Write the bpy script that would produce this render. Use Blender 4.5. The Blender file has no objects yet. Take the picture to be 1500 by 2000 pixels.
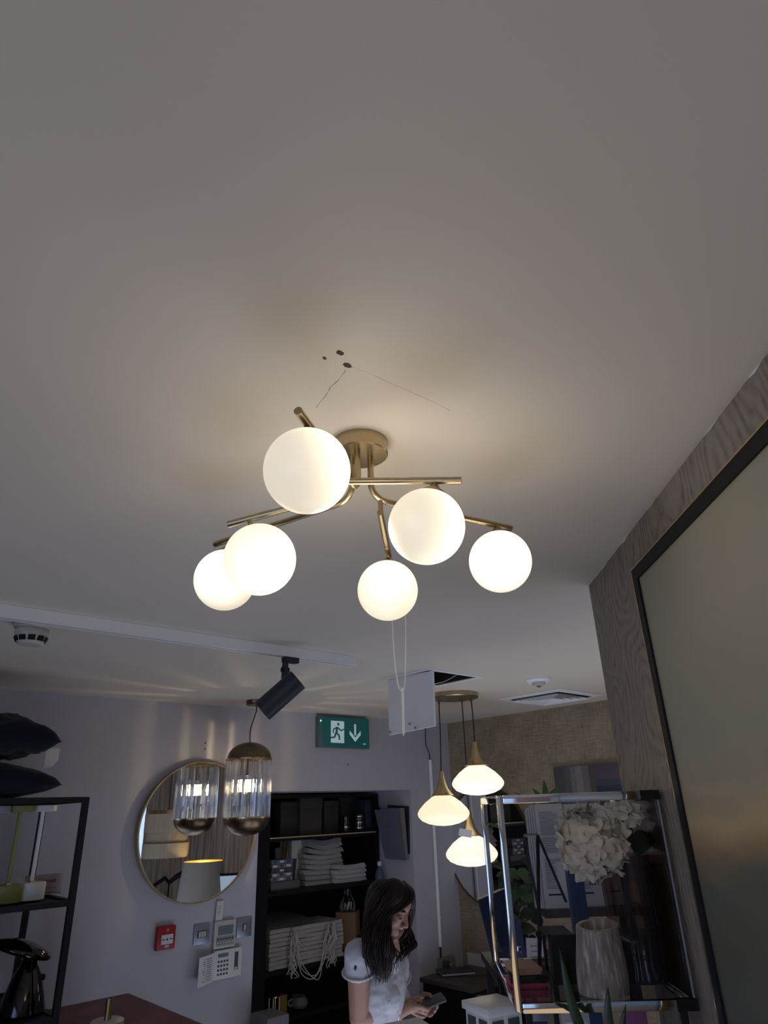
import bpy, bmesh, math, random
from mathutils import Vector, Matrix, noise
from math import sin, cos, pi, radians, sqrt
random.seed(7)
S = bpy.context.scene
COL = S.collection

# ------------------------------------------------------------------ camera
FPX = 1287.18
PITCH, ROLL, YAW = .420563, -.0340300, .742320
CZ = 1.65
CEIL = CZ + .56
_f = Vector((sin(YAW)*cos(PITCH), cos(YAW)*cos(PITCH), sin(PITCH)))
_r = Vector((cos(YAW), -sin(YAW), 0))
_u = _r.cross(_f)
RX = cos(ROLL)*_r + sin(ROLL)*_u
UX = -sin(ROLL)*_r + cos(ROLL)*_u
CAM = Vector((0, 0, CZ))
cd = bpy.data.cameras.new('camera'); cam = bpy.data.objects.new('camera', cd); COL.objects.link(cam)
cd.sensor_fit = 'HORIZONTAL'; cd.sensor_width = 36; cd.lens = 36*FPX/1500; cd.clip_start = .02
cam.matrix_world = Matrix(((RX.x, UX.x, -_f.x, 0), (RX.y, UX.y, -_f.y, 0), (RX.z, UX.z, -_f.z, CZ), (0, 0, 0, 1)))
S.camera = cam

# ------------------------------------------------------------------ world, daylight, exposure
S.view_settings.view_transform = 'Standard'; S.view_settings.look = 'None'
S.view_settings.gamma = 1; S.view_settings.use_curve_mapping = False
S.view_settings.exposure = 0.0
wd = bpy.data.worlds.new('sky'); S.world = wd; wd.use_nodes = True
bg = wd.node_tree.nodes['Background']; bg.inputs[0].default_value = (.45, .66, 1, 1); bg.inputs[1].default_value = 1.2

def area(name, loc, target, sx, sy, power, color):
    l = bpy.data.lights.new(name, 'AREA'); l.shape = 'RECTANGLE'; l.size = sx; l.size_y = sy
    l.energy = power; l.color = color
    o = bpy.data.objects.new(name, l); COL.objects.link(o); o.location = loc
    o.rotation_euler = (Vector(target)-Vector(loc)).to_track_quat('-Z', 'Y').to_euler()
    return o
# daylight falling in through the shop windows (left wall and far end of the right wall)
area('daylight_left', (-2.35, -.3, 1.25), (0, -.3, 1.2), 2.6, 1.5, 17, (.54, .68, 1))
area('daylight_right', (4.1, -2.7, 1.25), (2, -2.7, 1.2), 1.8, 1.5, 34, (.60, .72, 1))
# added fill lamps facing up, standing in for bounced room light
area('added_fill_near', (-.3, -1.2, .35), (-.3, -1.2, 2), 2.6, 2.6, 14, (1, .70, .40))
area('added_fill_far', (1.9, 1.6, .25), (1.9, 1.6, 2), 2.2, 2.2, 29, (.70, .78, 1))

# ------------------------------------------------------------------ rays: a photo pixel meets a known plane of the room
def ray(x, y): return (x-750)/FPX*RX - (y-1000)/FPX*UX + _f
def pl(x, y, axis, val):
    d = ray(x, y); return CAM + d*((val-CAM[axis])/d[axis])
def onceil(x, y): return pl(x, y, 2, CEIL)
def dep(x, y, t): return CAM + ray(x, y)*t

# ------------------------------------------------------------------ mesh helpers
BASE = {}
class MB:
    def __init__(s): s.bm = bmesh.new(); s.uvs = None
    def mesh(s, vs, fs):
        b = [s.bm.verts.new(Vector(v)) for v in vs]
        for f in fs:
            try: s.bm.faces.new([b[i] for i in f])
            except ValueError: pass
        return s
    def box(s, c, d, m=None, bev=0):
        c = Vector(c); hx, hy, hz = d[0]/2, d[1]/2, d[2]/2
        t = bmesh.new(); bmesh.ops.create_cube(t, size=1)
        for v in t.verts: v.co = Vector((v.co.x*d[0], v.co.y*d[1], v.co.z*d[2]))
        if bev: bmesh.ops.bevel(t, geom=t.edges[:], offset=min(bev, min(d)*.45), segments=2, affect='EDGES', profile=.6)
        for v in t.verts: v.co = (m @ v.co if m is not None else v.co) + c
        s.join(t); return s
    def join(s, t):
        idx = {}
        for v in t.verts: idx[v] = s.bm.verts.new(v.co)
        for f in t.faces:
            try: s.bm.faces.new([idx[v] for v in f.verts])
            except ValueError: pass
        t.free()
    def tube(s, pts, r, n=12, cap=True, closed=False):
        pts = [Vector(p) for p in pts]; N = len(pts)
        rs = r if isinstance(r, (list, tuple)) else [r]*N
        rings = []; up = None
        for i, p in enumerate(pts):
            if closed: d = pts[(i+1) % N]-pts[i-1]
            else: d = (pts[min(i+1, N-1)]-pts[max(i-1, 0)])
            if d.length < 1e-9: d = Vector((0, 0, 1))
            d.normalize()
            if up is None:
                up = d.cross(Vector((0, 0, 1)))
                if up.length < .05: up = d.cross(Vector((1, 0, 0)))
                up.normalize()
            up = up - d*up.dot(d); up.normalize(); w = d.cross(up)
            rings.append([s.bm.verts.new(p + rs[i]*(cos(2*pi*k/n)*up + sin(2*pi*k/n)*w)) for k in range(n)])
        R = range(N if closed else N-1)
        for i in R:
            a, b = rings[i], rings[(i+1) % N]
            for k in range(n): s.bm.faces.new((a[k], a[(k+1) % n], b[(k+1) % n], b[k]))
        if cap and not closed:
            s.bm.faces.new(rings[0][::-1]); s.bm.faces.new(rings[-1])
        return s
    def lathe(s, prof, c=(0, 0, 0), n=32, axis=None, flute=None):
        c = Vector(c); Q = Matrix.Identity(3)
        if axis is not None: Q = Vector((0, 0, 1)).rotation_difference(Vector(axis).normalized()).to_matrix()
        rings = []
        for (r, z) in prof:
            if r < 1e-6: rings.append([s.bm.verts.new(c + Q @ Vector((0, 0, z)))])
            else: rings.append([s.bm.verts.new(c + Q @ Vector((r*(1+(flute(2*pi*k/n, z) if flute else 0))*cos(2*pi*k/n), r*(1+(flute(2*pi*k/n, z) if flute else 0))*sin(2*pi*k/n), z))) for k in range(n)])
        for a, b in zip(rings, rings[1:]):
            for k in range(n):
                k2 = (k+1) % n
                if len(a) == 1 and len(b) > 1: s.bm.faces.new((a[0], b[k2], b[k]))
                elif len(b) == 1 and len(a) > 1: s.bm.faces.new((a[k], a[k2], b[0]))
                elif len(a) > 1: s.bm.faces.new((a[k], a[k2], b[k2], b[k]))
        return s
    def ell(s, c, rad, m=None, n=20):
        t = bmesh.new(); bmesh.ops.create_uvsphere(t, u_segments=n, v_segments=max(8, n//2), radius=1)
        for v in t.verts:
            q = Vector((v.co.x*rad[0], v.co.y*rad[1], v.co.z*rad[2])); v.co = (m @ q if m is not None else q) + Vector(c)
        s.join(t); return s
    def cap(s, a, b, ra, rb, n=16):
        a, b = Vector(a), Vector(b); d = (b-a); L = d.length; d = d/L if L > 1e-6 else Vector((0, 0, 1))
        pts = []; rs = []
        for k in range(5): t = pi/2*(1-k/4); pts.append(a-d*ra*sin(t)); rs.append(max(ra*cos(t), 1e-4))
        for k in range(5): t = pi/2*k/4; pts.append(b+d*rb*sin(t)); rs.append(max(rb*cos(t), 1e-4))
        return s.tube(pts, rs, n)
    def poly(s, pts): s.bm.faces.new([s.bm.verts.new(Vector(p)) for p in pts]); return s
    def slab(s, pts, off):
        off = Vector(off); n = len(pts); a = [s.bm.verts.new(Vector(p)) for p in pts]; b = [s.bm.verts.new(Vector(p)+off) for p in pts]
        s.bm.faces.new(a[::-1]); s.bm.faces.new(b)
        for i in range(n): s.bm.faces.new((a[i], a[(i+1) % n], b[(i+1) % n], b[i]))
        return s

def base_of(mb):
    vs = [v.co for v in mb.bm.verts]
    return Vector(((min(v.x for v in vs)+max(v.x for v in vs))/2, (min(v.y for v in vs)+max(v.y for v in vs))/2, min(v.z for v in vs)))
def tag(o, label=None, cat=None, group=None, kind=None):
    if label: o['label'] = label
    if cat: o['category'] = cat
    if group: o['group'] = group
    if kind: o['kind'] = kind
    return o
def thing(name, base, label, cat, group=None):
    o = bpy.data.objects.new(name, None); o.empty_display_size = .03; COL.objects.link(o)
    o.location = Vector(base); BASE[o.name] = Vector(base)
    return tag(o, label, cat, group)
def obj(name, mb, m, parent=None, smooth=True, label=None, cat=None, group=None, kind=None, angle=38):
    b = BASE[parent.name] if parent is not None else base_of(mb)
    bm = mb.bm
    bmesh.ops.recalc_face_normals(bm, faces=bm.faces[:])
    for v in bm.verts: v.co -= b
    if smooth:
        for f in bm.faces: f.smooth = True
        for e in bm.edges:
            if len(e.link_faces) == 2 and e.calc_face_angle(0) > radians(angle): e.smooth = False
    me = bpy.data.meshes.new(name); bm.to_mesh(me); bm.free()
    for mm in (m if isinstance(m, list) else [m]): me.materials.append(mm)
    o = bpy.data.objects.new(name, me); COL.objects.link(o)
    if parent is not None: o.parent = parent
    else: o.location = b
    BASE[o.name] = b
    return tag(o, label, cat, group, kind)
def struct(name, mb, m, parent=None): return obj(name, mb, m, parent, smooth=False, kind='structure')
def dup(root, d, label=None, rz=0):
    d = Vector(d)
    r = root.copy(); COL.objects.link(r); r.location = root.location + d; r.rotation_euler = (0, 0, rz)
    if label: r['label'] = label
    for ch in list(root.children):
        c = ch.copy(); COL.objects.link(c); c.parent = r
        for g in list(ch.children):
            e = g.copy(); COL.objects.link(e); e.parent = c
    BASE[r.name] = r.location.copy()
    return r
def text_part(name, body, size, origin, right, up, m, parent, align='LEFT', depth=.0004, sx=1):
    cu = bpy.data.curves.new('lettering', 'FONT'); cu.body = body; cu.size = size; cu.align_x = align; cu.extrude = depth; cu.resolution_u = 3
    to = bpy.data.objects.new('lettering', cu); COL.objects.link(to)
    bpy.context.view_layer.update()
    me = bpy.data.meshes.new_from_object(to.evaluated_get(bpy.context.evaluated_depsgraph_get()))
    bpy.data.objects.remove(to); bpy.data.curves.remove(cu)
    right = Vector(right).normalized(); up = Vector(up).normalized(); nn = right.cross(up)
    b = BASE[parent.name]
    for v in me.vertices: v.co = Vector(origin) + right*v.co.x*sx + up*v.co.y + nn*v.co.z - b
    me.materials.clear(); me.materials.append(m); me.name = name
    o = bpy.data.objects.new(name, me); COL.objects.link(o); o.parent = parent; BASE[o.name] = b
    return o
def spline(ps, n=8):
    ps = [Vector(p) for p in ps]; out = []
    P = [2*ps[0]-ps[1]] + ps + [2*ps[-1]-ps[-2]]
    for i in range(1, len(P)-2):
        for k in range(n):
            t = k/n; a, b, c, d = P[i-1:i+3]
            out.append(.5*((2*b)+(c-a)*t+(2*a-5*b+4*c-d)*t*t+(3*b-a-3*c+d)*t**3))
    out.append(ps[-1]); return out

# ------------------------------------------------------------------ materials
def mat(name, col, rough=.5, metal=0, var=0, scale=8, bump=0, bscale=None, emit=None, estr=0, coat=0, spec=None, trans=0, ior=1.45, alpha=1, sheen=0, stretch=None):
    m = bpy.data.materials.new(name); m.use_nodes = True; nt = m.node_tree; b = nt.nodes['Principled BSDF']
    b.inputs['Base Color'].default_value = (*col, 1); b.inputs['Roughness'].default_value = rough; b.inputs['Metallic'].default_value = metal
    b.inputs['Coat Weight'].default_value = coat; b.inputs['Transmission Weight'].default_value = trans; b.inputs['IOR'].default_value = ior; b.inputs['Alpha'].default_value = alpha
    b.inputs['Sheen Weight'].default_value = sheen
    if spec is not None: b.inputs['Specular IOR Level'].default_value = spec
    if emit: b.inputs['Emission Color'].default_value = (*emit, 1); b.inputs['Emission Strength'].default_value = estr
    if var or bump:
        tc = nt.nodes.new('ShaderNodeTexCoord'); nz = nt.nodes.new('ShaderNodeTexNoise'); nz.inputs['Scale'].default_value = scale; nz.inputs['Detail'].default_value = 5
        src = tc.outputs['Object']
        if stretch:
            mp = nt.nodes.new('ShaderNodeMapping'); mp.inputs['Scale'].default_value = stretch; nt.links.new(src, mp.inputs[0]); src = mp.outputs[0]
        nt.links.new(src, nz.inputs['Vector'])
        if var:
            mx = nt.nodes.new('ShaderNodeMix'); mx.data_type = 'RGBA'
            mx.inputs[6].default_value = (*[max(0, c*(1-var)) for c in col], 1); mx.inputs[7].default_value = (*[min(1, c*(1+var)) for c in col], 1)
            nt.links.new(nz.outputs['Fac'], mx.inputs[0]); nt.links.new(mx.outputs[2], b.inputs['Base Color'])
        if bump:
            n2 = nt.nodes.new('ShaderNodeTexNoise'); n2.inputs['Scale'].default_value = bscale or scale*4; n2.inputs['Detail'].default_value = 4
            nt.links.new(src, n2.inputs['Vector'])
            bp = nt.nodes.new('ShaderNodeBump'); bp.inputs['Strength'].default_value = bump; bp.inputs['Distance'].default_value = .003
            nt.links.new(n2.outputs['Fac'], bp.inputs['Height']); nt.links.new(bp.outputs[0], b.inputs['Normal'])
    return m
def thin_glass(name, tint, refl=.06, rough=.02, fk=.8):
    m = bpy.data.materials.new(name); m.use_nodes = True; nt = m.node_tree; nt.nodes.clear()
    o = nt.nodes.new('ShaderNodeOutputMaterial'); mx = nt.nodes.new('ShaderNodeMixShader'); t = nt.nodes.new('ShaderNodeBsdfTransparent'); g = nt.nodes.new('ShaderNodeBsdfGlossy')
    lw = nt.nodes.new('ShaderNodeLayerWeight'); lw.inputs['Blend'].default_value = .25
    ad = nt.nodes.new('ShaderNodeMath'); ad.operation = 'MULTIPLY_ADD'; ad.inputs[1].default_value = fk; ad.inputs[2].default_value = refl; ad.use_clamp = True
    t.inputs[0].default_value = (*tint, 1); g.inputs['Roughness'].default_value = rough; g.inputs[0].default_value = (.9, .9, .9, 1)
    nt.links.new(lw.outputs['Fresnel'], ad.inputs[0]); nt.links.new(ad.outputs[0], mx.inputs[0]); nt.links.new(t.outputs[0], mx.inputs[1]); nt.links.new(g.outputs[0], mx.inputs[2]); nt.links.new(mx.outputs[0], o.inputs[0])
    return m
def crystal(name):
    m = bpy.data.materials.new(name); m.use_nodes = True; nt = m.node_tree; nt.nodes.clear()
    o = nt.nodes.new('ShaderNodeOutputMaterial'); mx = nt.nodes.new('ShaderNodeMixShader'); t = nt.nodes.new('ShaderNodeBsdfTransparent'); g = nt.nodes.new('ShaderNodeBsdfGlass')
    g.inputs['IOR'].default_value = 1.5; g.inputs['Roughness'].default_value = .02; t.inputs[0].default_value = (.97, .98, 1, 1); mx.inputs[0].default_value = .62
    nt.links.new(t.outputs[0], mx.inputs[1]); nt.links.new(g.outputs[0], mx.inputs[2]); nt.links.new(mx.outputs[0], o.inputs[0])
    return m
def ramp_mat(name, build, rough=.7):
    m = bpy.data.materials.new(name); m.use_nodes = True; nt = m.node_tree; b = nt.nodes['Principled BSDF']; b.inputs['Roughness'].default_value = rough
    build(nt, b); return m
def ramp(nt, stops):
    r = nt.nodes.new('ShaderNodeValToRGB'); e = r.color_ramp.elements
    while len(e) < len(stops): e.new(.5)
    for i, (p, c) in enumerate(stops): e[i].position = p; e[i].color = (*c, 1)
    return r

M = {}
M['ceiling'] = mat('ceiling_paint', (.67, .615, .53), .75, var=.035, scale=1.6, bump=.10, bscale=14)
M['wall'] = mat('grey_wall_paint', (.46, .445, .485), .6, var=.02, scale=2, bump=.08, bscale=120)
M['white'] = mat('white_paint', (.82, .82, .83), .45, var=.02)
M['white_plastic'] = mat('white_plastic', (.66, .65, .63), .35)
M['cream_plastic'] = mat('cream_plastic', (.50, .48, .42), .4)
M['brass'] = mat('brushed_brass', (.47, .37, .225), .30, 1, var=.10, scale=40, stretch=(1, 1, .05))
M['antique'] = mat('antique_brass', (.20, .145, .085), .36, 1, var=.12, scale=30)
M['gold'] = mat('gold_edge', (.62, .48, .25), .25, 1)
M['goldshade'] = mat('pale_gold_metal', (.56, .42, .23), .32, 1)
M['black'] = mat('black_lacquer', (.009, .009, .010), .5, var=.2, spec=.2)
M['blackmetal'] = mat('black_metal', (.014, .014, .017), .5, spec=.25)
M['darkspot'] = mat('charcoal_aluminium', (.03, .031, .04), .45, .2)
M['chrome'] = mat('chrome', (.72, .72, .74), .06, 1)
M['mirror'] = mat('mirror_glass', (.86, .87, .88), .01, 1)
M['navy'] = mat('navy_velvet', (.008, .009, .018), .85, var=.25, scale=20, sheen=.12, bump=.15, spec=.2)
M['paper'] = mat('white_paper', (.62, .60, .58), .7, var=.03)
M['ink'] = mat('ink', (.03, .03, .035), .6)
M['green_p'] = mat('olive_green_paint', (.27, .28, .085), .4)
M['white_p'] = mat('matt_white_paint', (.85, .83, .79), .4)
M['grey_p'] = mat('lilac_grey_paint', (.35, .34, .40), .4)
M['pink'] = mat('pale_pink_card', (.66, .46, .44), .6)
M['burgundy'] = mat('burgundy_cloth', (.10, .010, .025), .75, var=.15, scale=14, sheen=.1, bump=.1)
M['marble'] = mat('pale_marble', (.42, .38, .36), .35, var=.18, scale=25)
M['red'] = mat('red_plastic', (.33, .018, .02), .35)
M['steel'] = mat('brushed_steel', (.30, .31, .36), .35, .8, var=.1, scale=30, stretch=(1, 1, .08))
M['lcd'] = mat('lcd_glass', (.16, .20, .21), .15)
M['darkgrey'] = mat('dark_grey', (.06, .06, .065), .5)
M['cable'] = mat('black_cable', (.015, .015, .018), .5)
M['cardboard'] = mat('brown_cardboard', (.22, .13, .065), .8, var=.08, scale=12)
M['boxdark'] = mat('dark_storage_box', (.030, .026, .024), .7, var=.2)
M['linen'] = mat('white_linen', (.40, .385, .385), .85, var=.06, scale=20, bump=.25, bscale=60)
M['bag'] = mat('off_white_bag_paper', (.36, .34, .31), .8, var=.08, scale=15)
M['greycard'] = mat('grey_card', (.13, .125, .13), .75)
M['rope'] = mat('cotton_rope', (.52, .49, .44), .85, var=.1, scale=60)
M['skin'] = mat('skin', (.34, .175, .12), .5, var=.07, scale=14, bump=.05, bscale=200)
M['lips'] = mat('lips', (.25, .10, .085), .55)
M['hair'] = mat('dark_brown_hair', (.016, .009, .007), .55, var=.5, scale=60, spec=.25)
M['blouse'] = mat('white_linen_blouse', (.50, .49, .52), .85, var=.04, scale=16, bump=.55, bscale=26, stretch=(1, 1, .35))
M['trousers'] = mat('dark_trousers', (.02, .022, .035), .8)
M['phonebody'] = mat('phone_case', (.05, .04, .04), .3)
M['screen'] = mat('dim_screen', (.05, .05, .055), .15)
M['wooddark'] = mat('dark_brown_veneer', (.055, .040, .032), .45, var=.3, scale=10, stretch=(1, 8, 1))
M['blue'] = mat('blue_fabric', (.035, .065, .145), .6, var=.2, scale=12)
M['bluedark'] = mat('deep_blue_gloss', (.018, .027, .058), .3, var=.2)
M['leaf'] = mat('green_leaf', (.07, .14, .04), .4, var=.35, scale=14)
M['leafdark'] = mat('dark_green_leaf', (.026, .05, .02), .4, var=.3, scale=14)
M['petal'] = mat('cream_petal', (.80, .75, .62), .75, var=.08, scale=25)
M['stem'] = mat('flower_stem', (.07, .075, .03), .6, var=.2)
M['purple'] = mat('pink_purple_card', (.30, .09, .22), .5)
M['magenta'] = mat('magenta_card', (.16, .012, .05), .5)
M['clear'] = thin_glass('clear_glass', (.93, .95, .95), .05)
M['smoke'] = thin_glass('smoked_glass', (.90, .88, .87), .0, .02, .5)
M['vase'] = thin_glass('ribbed_smoke_glass', (.78, .71, .68), .0, .2, .3)
M['vasedark'] = mat('dark_smoke_glass_foot', (.012, .009, .014), .12)
M['crystal'] = crystal('crystal_rod')
M['window'] = thin_glass('window_glass', (.92, .95, 1), .04)
M['string'] = mat('white_ribbon', (.62, .61, .58), .6)

def lamp_mat(name, warm, lo, hi, offs):
    # opal glass lit from inside by a bulb off its centre
    def b_(nt, b):
        b.inputs['Base Color'].default_value = (.45, .43, .38, 1)
        tc = nt.nodes.new('ShaderNodeTexCoord'); vm = nt.nodes.new('ShaderNodeVectorMath'); vm.operation = 'DISTANCE'; vm.inputs[1].default_value = offs
        mr = nt.nodes.new('ShaderNodeMapRange'); mr.interpolation_type = 'SMOOTHERSTEP'; mr.inputs[1].default_value = .02; mr.inputs[2].default_value = .086; mr.inputs[3].default_value = hi; mr.inputs[4].default_value = lo
        nt.links.new(tc.outputs['Object'], vm.inputs[0]); nt.links.new(vm.outputs['Value'], mr.inputs[0])
        b.inputs['Emission Color'].default_value = (*warm, 1); nt.links.new(mr.outputs[0], b.inputs['Emission Strength'])
    return ramp_mat(name, b_, .35)
M['filament'] = mat('lit_filament', (1, .8, .5), .5, emit=(1, .74, .36), estr=38)

def wallpaper(nt, b):
    tc = nt.nodes.new('ShaderNodeTexCoord'); mp = nt.nodes.new('ShaderNodeMapping'); mp.inputs['Scale'].default_value = (1, 1, .42)
    nz = nt.nodes.new('ShaderNodeTexNoise'); nz.inputs['Scale'].default_value = 3.2; nz.inputs['Detail'].default_value = 2
    nt.links.new(tc.outputs['Object'], mp.inputs[0]); nt.links.new(mp.outputs[0], nz.inputs['Vector'])
    mu = nt.nodes.new('ShaderNodeMath'); mu.operation = 'MULTIPLY'; mu.inputs[1].default_value = 34; nt.links.new(nz.outputs['Fac'], mu.inputs[0])
    fr = nt.nodes.new('ShaderNodeMath'); fr.operation = 'PINGPONG'; fr.inputs[1].default_value = .5; nt.links.new(mu.outputs[0], fr.inputs[0])
    n2 = nt.nodes.new('ShaderNodeTexNoise'); n2.inputs['Scale'].default_value = 70; n2.inputs['Detail'].default_value = 4; nt.links.new(mp.outputs[0], n2.inputs['Vector'])
    ad = nt.nodes.new('ShaderNodeMath'); ad.operation = 'ADD'; nt.links.new(fr.outputs[0], ad.inputs[0]); nt.links.new(n2.outputs['Fac'], ad.inputs[1])
    r = ramp(nt, [(.35, (.13, .102, .080)), (.62, (.21, .172, .140)), (.95, (.27, .225, .188))])
    nt.links.new(ad.outputs[0], r.inputs[0]); nt.links.new(r.outputs[0], b.inputs['Base Color'])
    bp = nt.nodes.new('ShaderNodeBump'); bp.inputs['Strength'].default_value = .4; bp.inputs['Distance'].default_value = .002
    nt.links.new(ad.outputs[0], bp.inputs['Height']); nt.links.new(bp.outputs[0], b.inputs['Normal'])
M['wallpaper'] = ramp_mat('woodgrain_wallpaper', wallpaper, .55)
def beige(nt, b):
    tc = nt.nodes.new('ShaderNodeTexCoord'); out = []
    for sc in ((120, 120, 12), (120, 12, 120)):
        mp = nt.nodes.new('ShaderNodeMapping'); mp.inputs['Scale'].default_value = sc
        n = nt.nodes.new('ShaderNodeTexNoise'); n.inputs['Scale'].default_value = 1; n.inputs['Detail'].default_value = 3
        nt.links.new(tc.outputs['Object'], mp.inputs[0]); nt.links.new(mp.outputs[0], n.inputs['Vector']); out.append(n)
    n3 = nt.nodes.new('ShaderNodeTexNoise'); n3.inputs['Scale'].default_value = 5; n3.inputs['Detail'].default_value = 6; nt.links.new(tc.outputs['Object'], n3.inputs['Vector'])
    a = nt.nodes.new('ShaderNodeMath'); nt.links.new(out[0].outputs['Fac'], a.inputs[0]); nt.links.new(out[1].outputs['Fac'], a.inputs[1])
    c = nt.nodes.new('ShaderNodeMath'); nt.links.new(a.outputs[0], c.inputs[0]); nt.links.new(n3.outputs['Fac'], c.inputs[1])
    d = nt.nodes.new('ShaderNodeMath'); d.operation = 'DIVIDE'; d.inputs[1].default_value = 3; nt.links.new(c.outputs[0], d.inputs[0])
    r = ramp(nt, [(.38, (.20, .155, .10)), (.5, (.29, .232, .155)), (.62, (.38, .31, .22))])
    nt.links.new(d.outputs[0], r.inputs[0]); nt.links.new(r.outputs[0], b.inputs['Base Color'])
M['beige'] = ramp_mat('beige_grasscloth', beige, .75)
def art(nt, b):
    tc = nt.nodes.new('ShaderNodeTexCoord'); sp = nt.nodes.new('ShaderNodeSeparateXYZ'); nt.links.new(tc.outputs['Object'], sp.inputs[0])
    mp = nt.nodes.new('ShaderNodeMapping'); mp.inputs['Scale'].default_value = (1.6, 1.6, 5); nt.links.new(tc.outputs['Object'], mp.inputs[0])
    nz = nt.nodes.new('ShaderNodeTexNoise'); nz.inputs['Scale'].default_value = 1.3; nz.inputs['Detail'].default_value = 5; nt.links.new(mp.outputs[0], nz.inputs['Vector'])
    ma = nt.nodes.new('ShaderNodeMath'); ma.operation = 'MULTIPLY_ADD'; ma.inputs[1].default_value = .22; nt.links.new(nz.outputs['Fac'], ma.inputs[0]); nt.links.new(sp.outputs['Z'], ma.inputs[2])
    mr = nt.nodes.new('ShaderNodeMapRange'); mr.inputs[1].default_value = .55; mr.inputs[2].default_value = 1.76; nt.links.new(ma.outputs[0], mr.inputs[0])
    r = ramp(nt, [(0, (.06, .05, .035)), (.33, (.085, .085, .058)), (.42, (.10, .10, .075)), (.455, (.24, .165, .08)), (.505, (.42, .31, .17)), (.56, (.27, .235, .17)), (.63, (.26, .245, .19)), (.80, (.30, .275, .205)), (1, (.29, .27, .185))])
    nt.links.new(mr.outputs[0], r.inputs[0]); nt.links.new(r.outputs[0], b.inputs['Base Color'])
M['art'] = ramp_mat('abstract_seascape_paint', art, .5)
def crystalrock(nt, b):
    tc = nt.nodes.new('ShaderNodeTexCoord'); mp = nt.nodes.new('ShaderNodeMapping'); mp.inputs['Scale'].default_value = (90, 90, 16); nt.links.new(tc.outputs['Object'], mp.inputs[0])
    n = nt.nodes.new('ShaderNodeTexNoise'); n.inputs['Scale'].default_value = 1.4; n.inputs['Detail'].default_value = 6; nt.links.new(mp.outputs[0], n.inputs['Vector'])
    r = ramp(nt, [(.3, (.27, .235, .20)), (.55, (.44, .40, .345)), (.70, (.85, .80, .72))]); nt.links.new(n.outputs['Fac'], r.inputs[0]); nt.links.new(r.outputs[0], b.inputs['Base Color'])
    bp = nt.nodes.new('ShaderNodeBump'); bp.inputs['Strength'].default_value = .6; bp.inputs['Distance'].default_value = .004; nt.links.new(n.outputs['Fac'], bp.inputs['Height']); nt.links.new(bp.outputs[0], b.inputs['Normal'])
M['rock'] = ramp_mat('white_selenite', crystalrock, .4)

# ------------------------------------------------------------------ the setting
YB, XB = 3.55, 3.83                  # back wall and beige wall
XN0, XN1, ZN, YN = 2.215, 3.417, 1.752, 3.88   # recess in the back wall
XL, YR = -2.1, -4.0
fl = mat('dark_oak_floor', (.10, .07, .05), .5, var=.3, scale=3, stretch=(1, 8, 1))
struct('floor', MB().box(((XL+XB)/2, (YR+4.4)/2, -.05), (XB-XL+.3, 4.4-YR, .1)), fl)
# ceiling with a square opening for the access hatch
HX0, HX1, HY0, HY1 = 2.165, 2.50, 2.10, 2.375
c = MB(); zc = CEIL + .06
x0, x1, y0, y1 = XL-.1, XB+.1, YR-.1, YN+.4
for a, b_, cc, d in ((x0, HX0, y0, y1), (HX1, x1, y0, y1), (HX0, HX1, y0, HY0), (HX0, HX1, HY1, y1)):
    c.box(((a+b_)/2, (cc+d)/2, zc), (b_-a, d-cc, .12))
bmesh.ops.remove_doubles(c.bm, verts=c.bm.verts[:], dist=1e-5)
struct('ceiling', c, M['ceiling'])
# back wall round the recess, and the wall of the recess
c = MB()
c.box(((XL+XN0)/2, YB+.06, CEIL/2), (XN0-XL, .12, CEIL)); c.box(((XN1+XB+.1)/2, YB+.06, CEIL/2), (XB+.1-XN1, .12, CEIL))
c.box(((XN0+XN1)/2, YB+.06, (ZN+CEIL)/2), (XN1-XN0, .12, CEIL-ZN))
struct('wall_back', c, M['wall'])
c = MB(); c.box((XN1+.03, (YB+.12+YN+.35)/2, ZN/2), (.06, YN+.35-YB-.12, ZN)); c.box((XN0-.03, (YB+.12+YN+.35)/2, ZN/2), (.06, YN+.35-YB-.12, ZN))
c.box(((XN0+XN1)/2, YN+.38, ZN/2), (XN1-XN0+.12, .06, ZN)); c.box(((XN0+XN1)/2, (YB+.12+YN+.41)/2, ZN+.03), (XN1-XN0+.12, YN+.41-YB-.12, .06))
struct('wall_recess', c, M['wall'])
# beige wall with shop window at its far end behind the camera
c = MB(); WY0, WY1, WZ0, WZ1 = -3.6, -1.75, .5, 2.05
c.box((XB+.05, (WY1+YB)/2, CEIL/2), (.1, YB-WY1, CEIL)); c.box((XB+.05, (YR+WY0)/2, CEIL/2), (.1, WY0-YR, CEIL))
c.box((XB+.05, (WY0+WY1)/2, WZ0/2), (.1, WY1-WY0, WZ0)); c.box((XB+.05, (WY0+WY1)/2, (WZ1+CEIL)/2), (.1, WY1-WY0, CEIL-WZ1))
struct('wall_right', c, M['beige'])
def window(n, x, ya, yb, za, zb):
    m = MB(); t = .05
    m.box((x, (ya+yb)/2, za+t/2), (.07, yb-ya, t)); m.box((x, (ya+yb)/2, zb-t/2), (.07, yb-ya, t))
    k = 3
    for i in range(k+1): m.box((x, ya+t/2+(yb-ya-t)*i/k, (za+zb)/2), (.069, t, zb-za-2*t))
    w = struct('window_%d' % n, m, M['white'])
    g = MB().box((x, (ya+yb)/2, (za+zb)/2), (.006, yb-ya-2*t, zb-za-2*t))
    o = obj('pane', g, M['window'], w, smooth=False); return w
window(1, XB+.05, WY0, WY1, WZ0, WZ1)
c = MB(); LY0, LY1 = -1.9, 1.3
c.box((XL-.05, (YR+LY0)/2, CEIL/2), (.1, LY0-YR, CEIL)); c.box((XL-.05, (LY1+YB)/2, CEIL/2), (.1, YB-LY1, CEIL))
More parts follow.
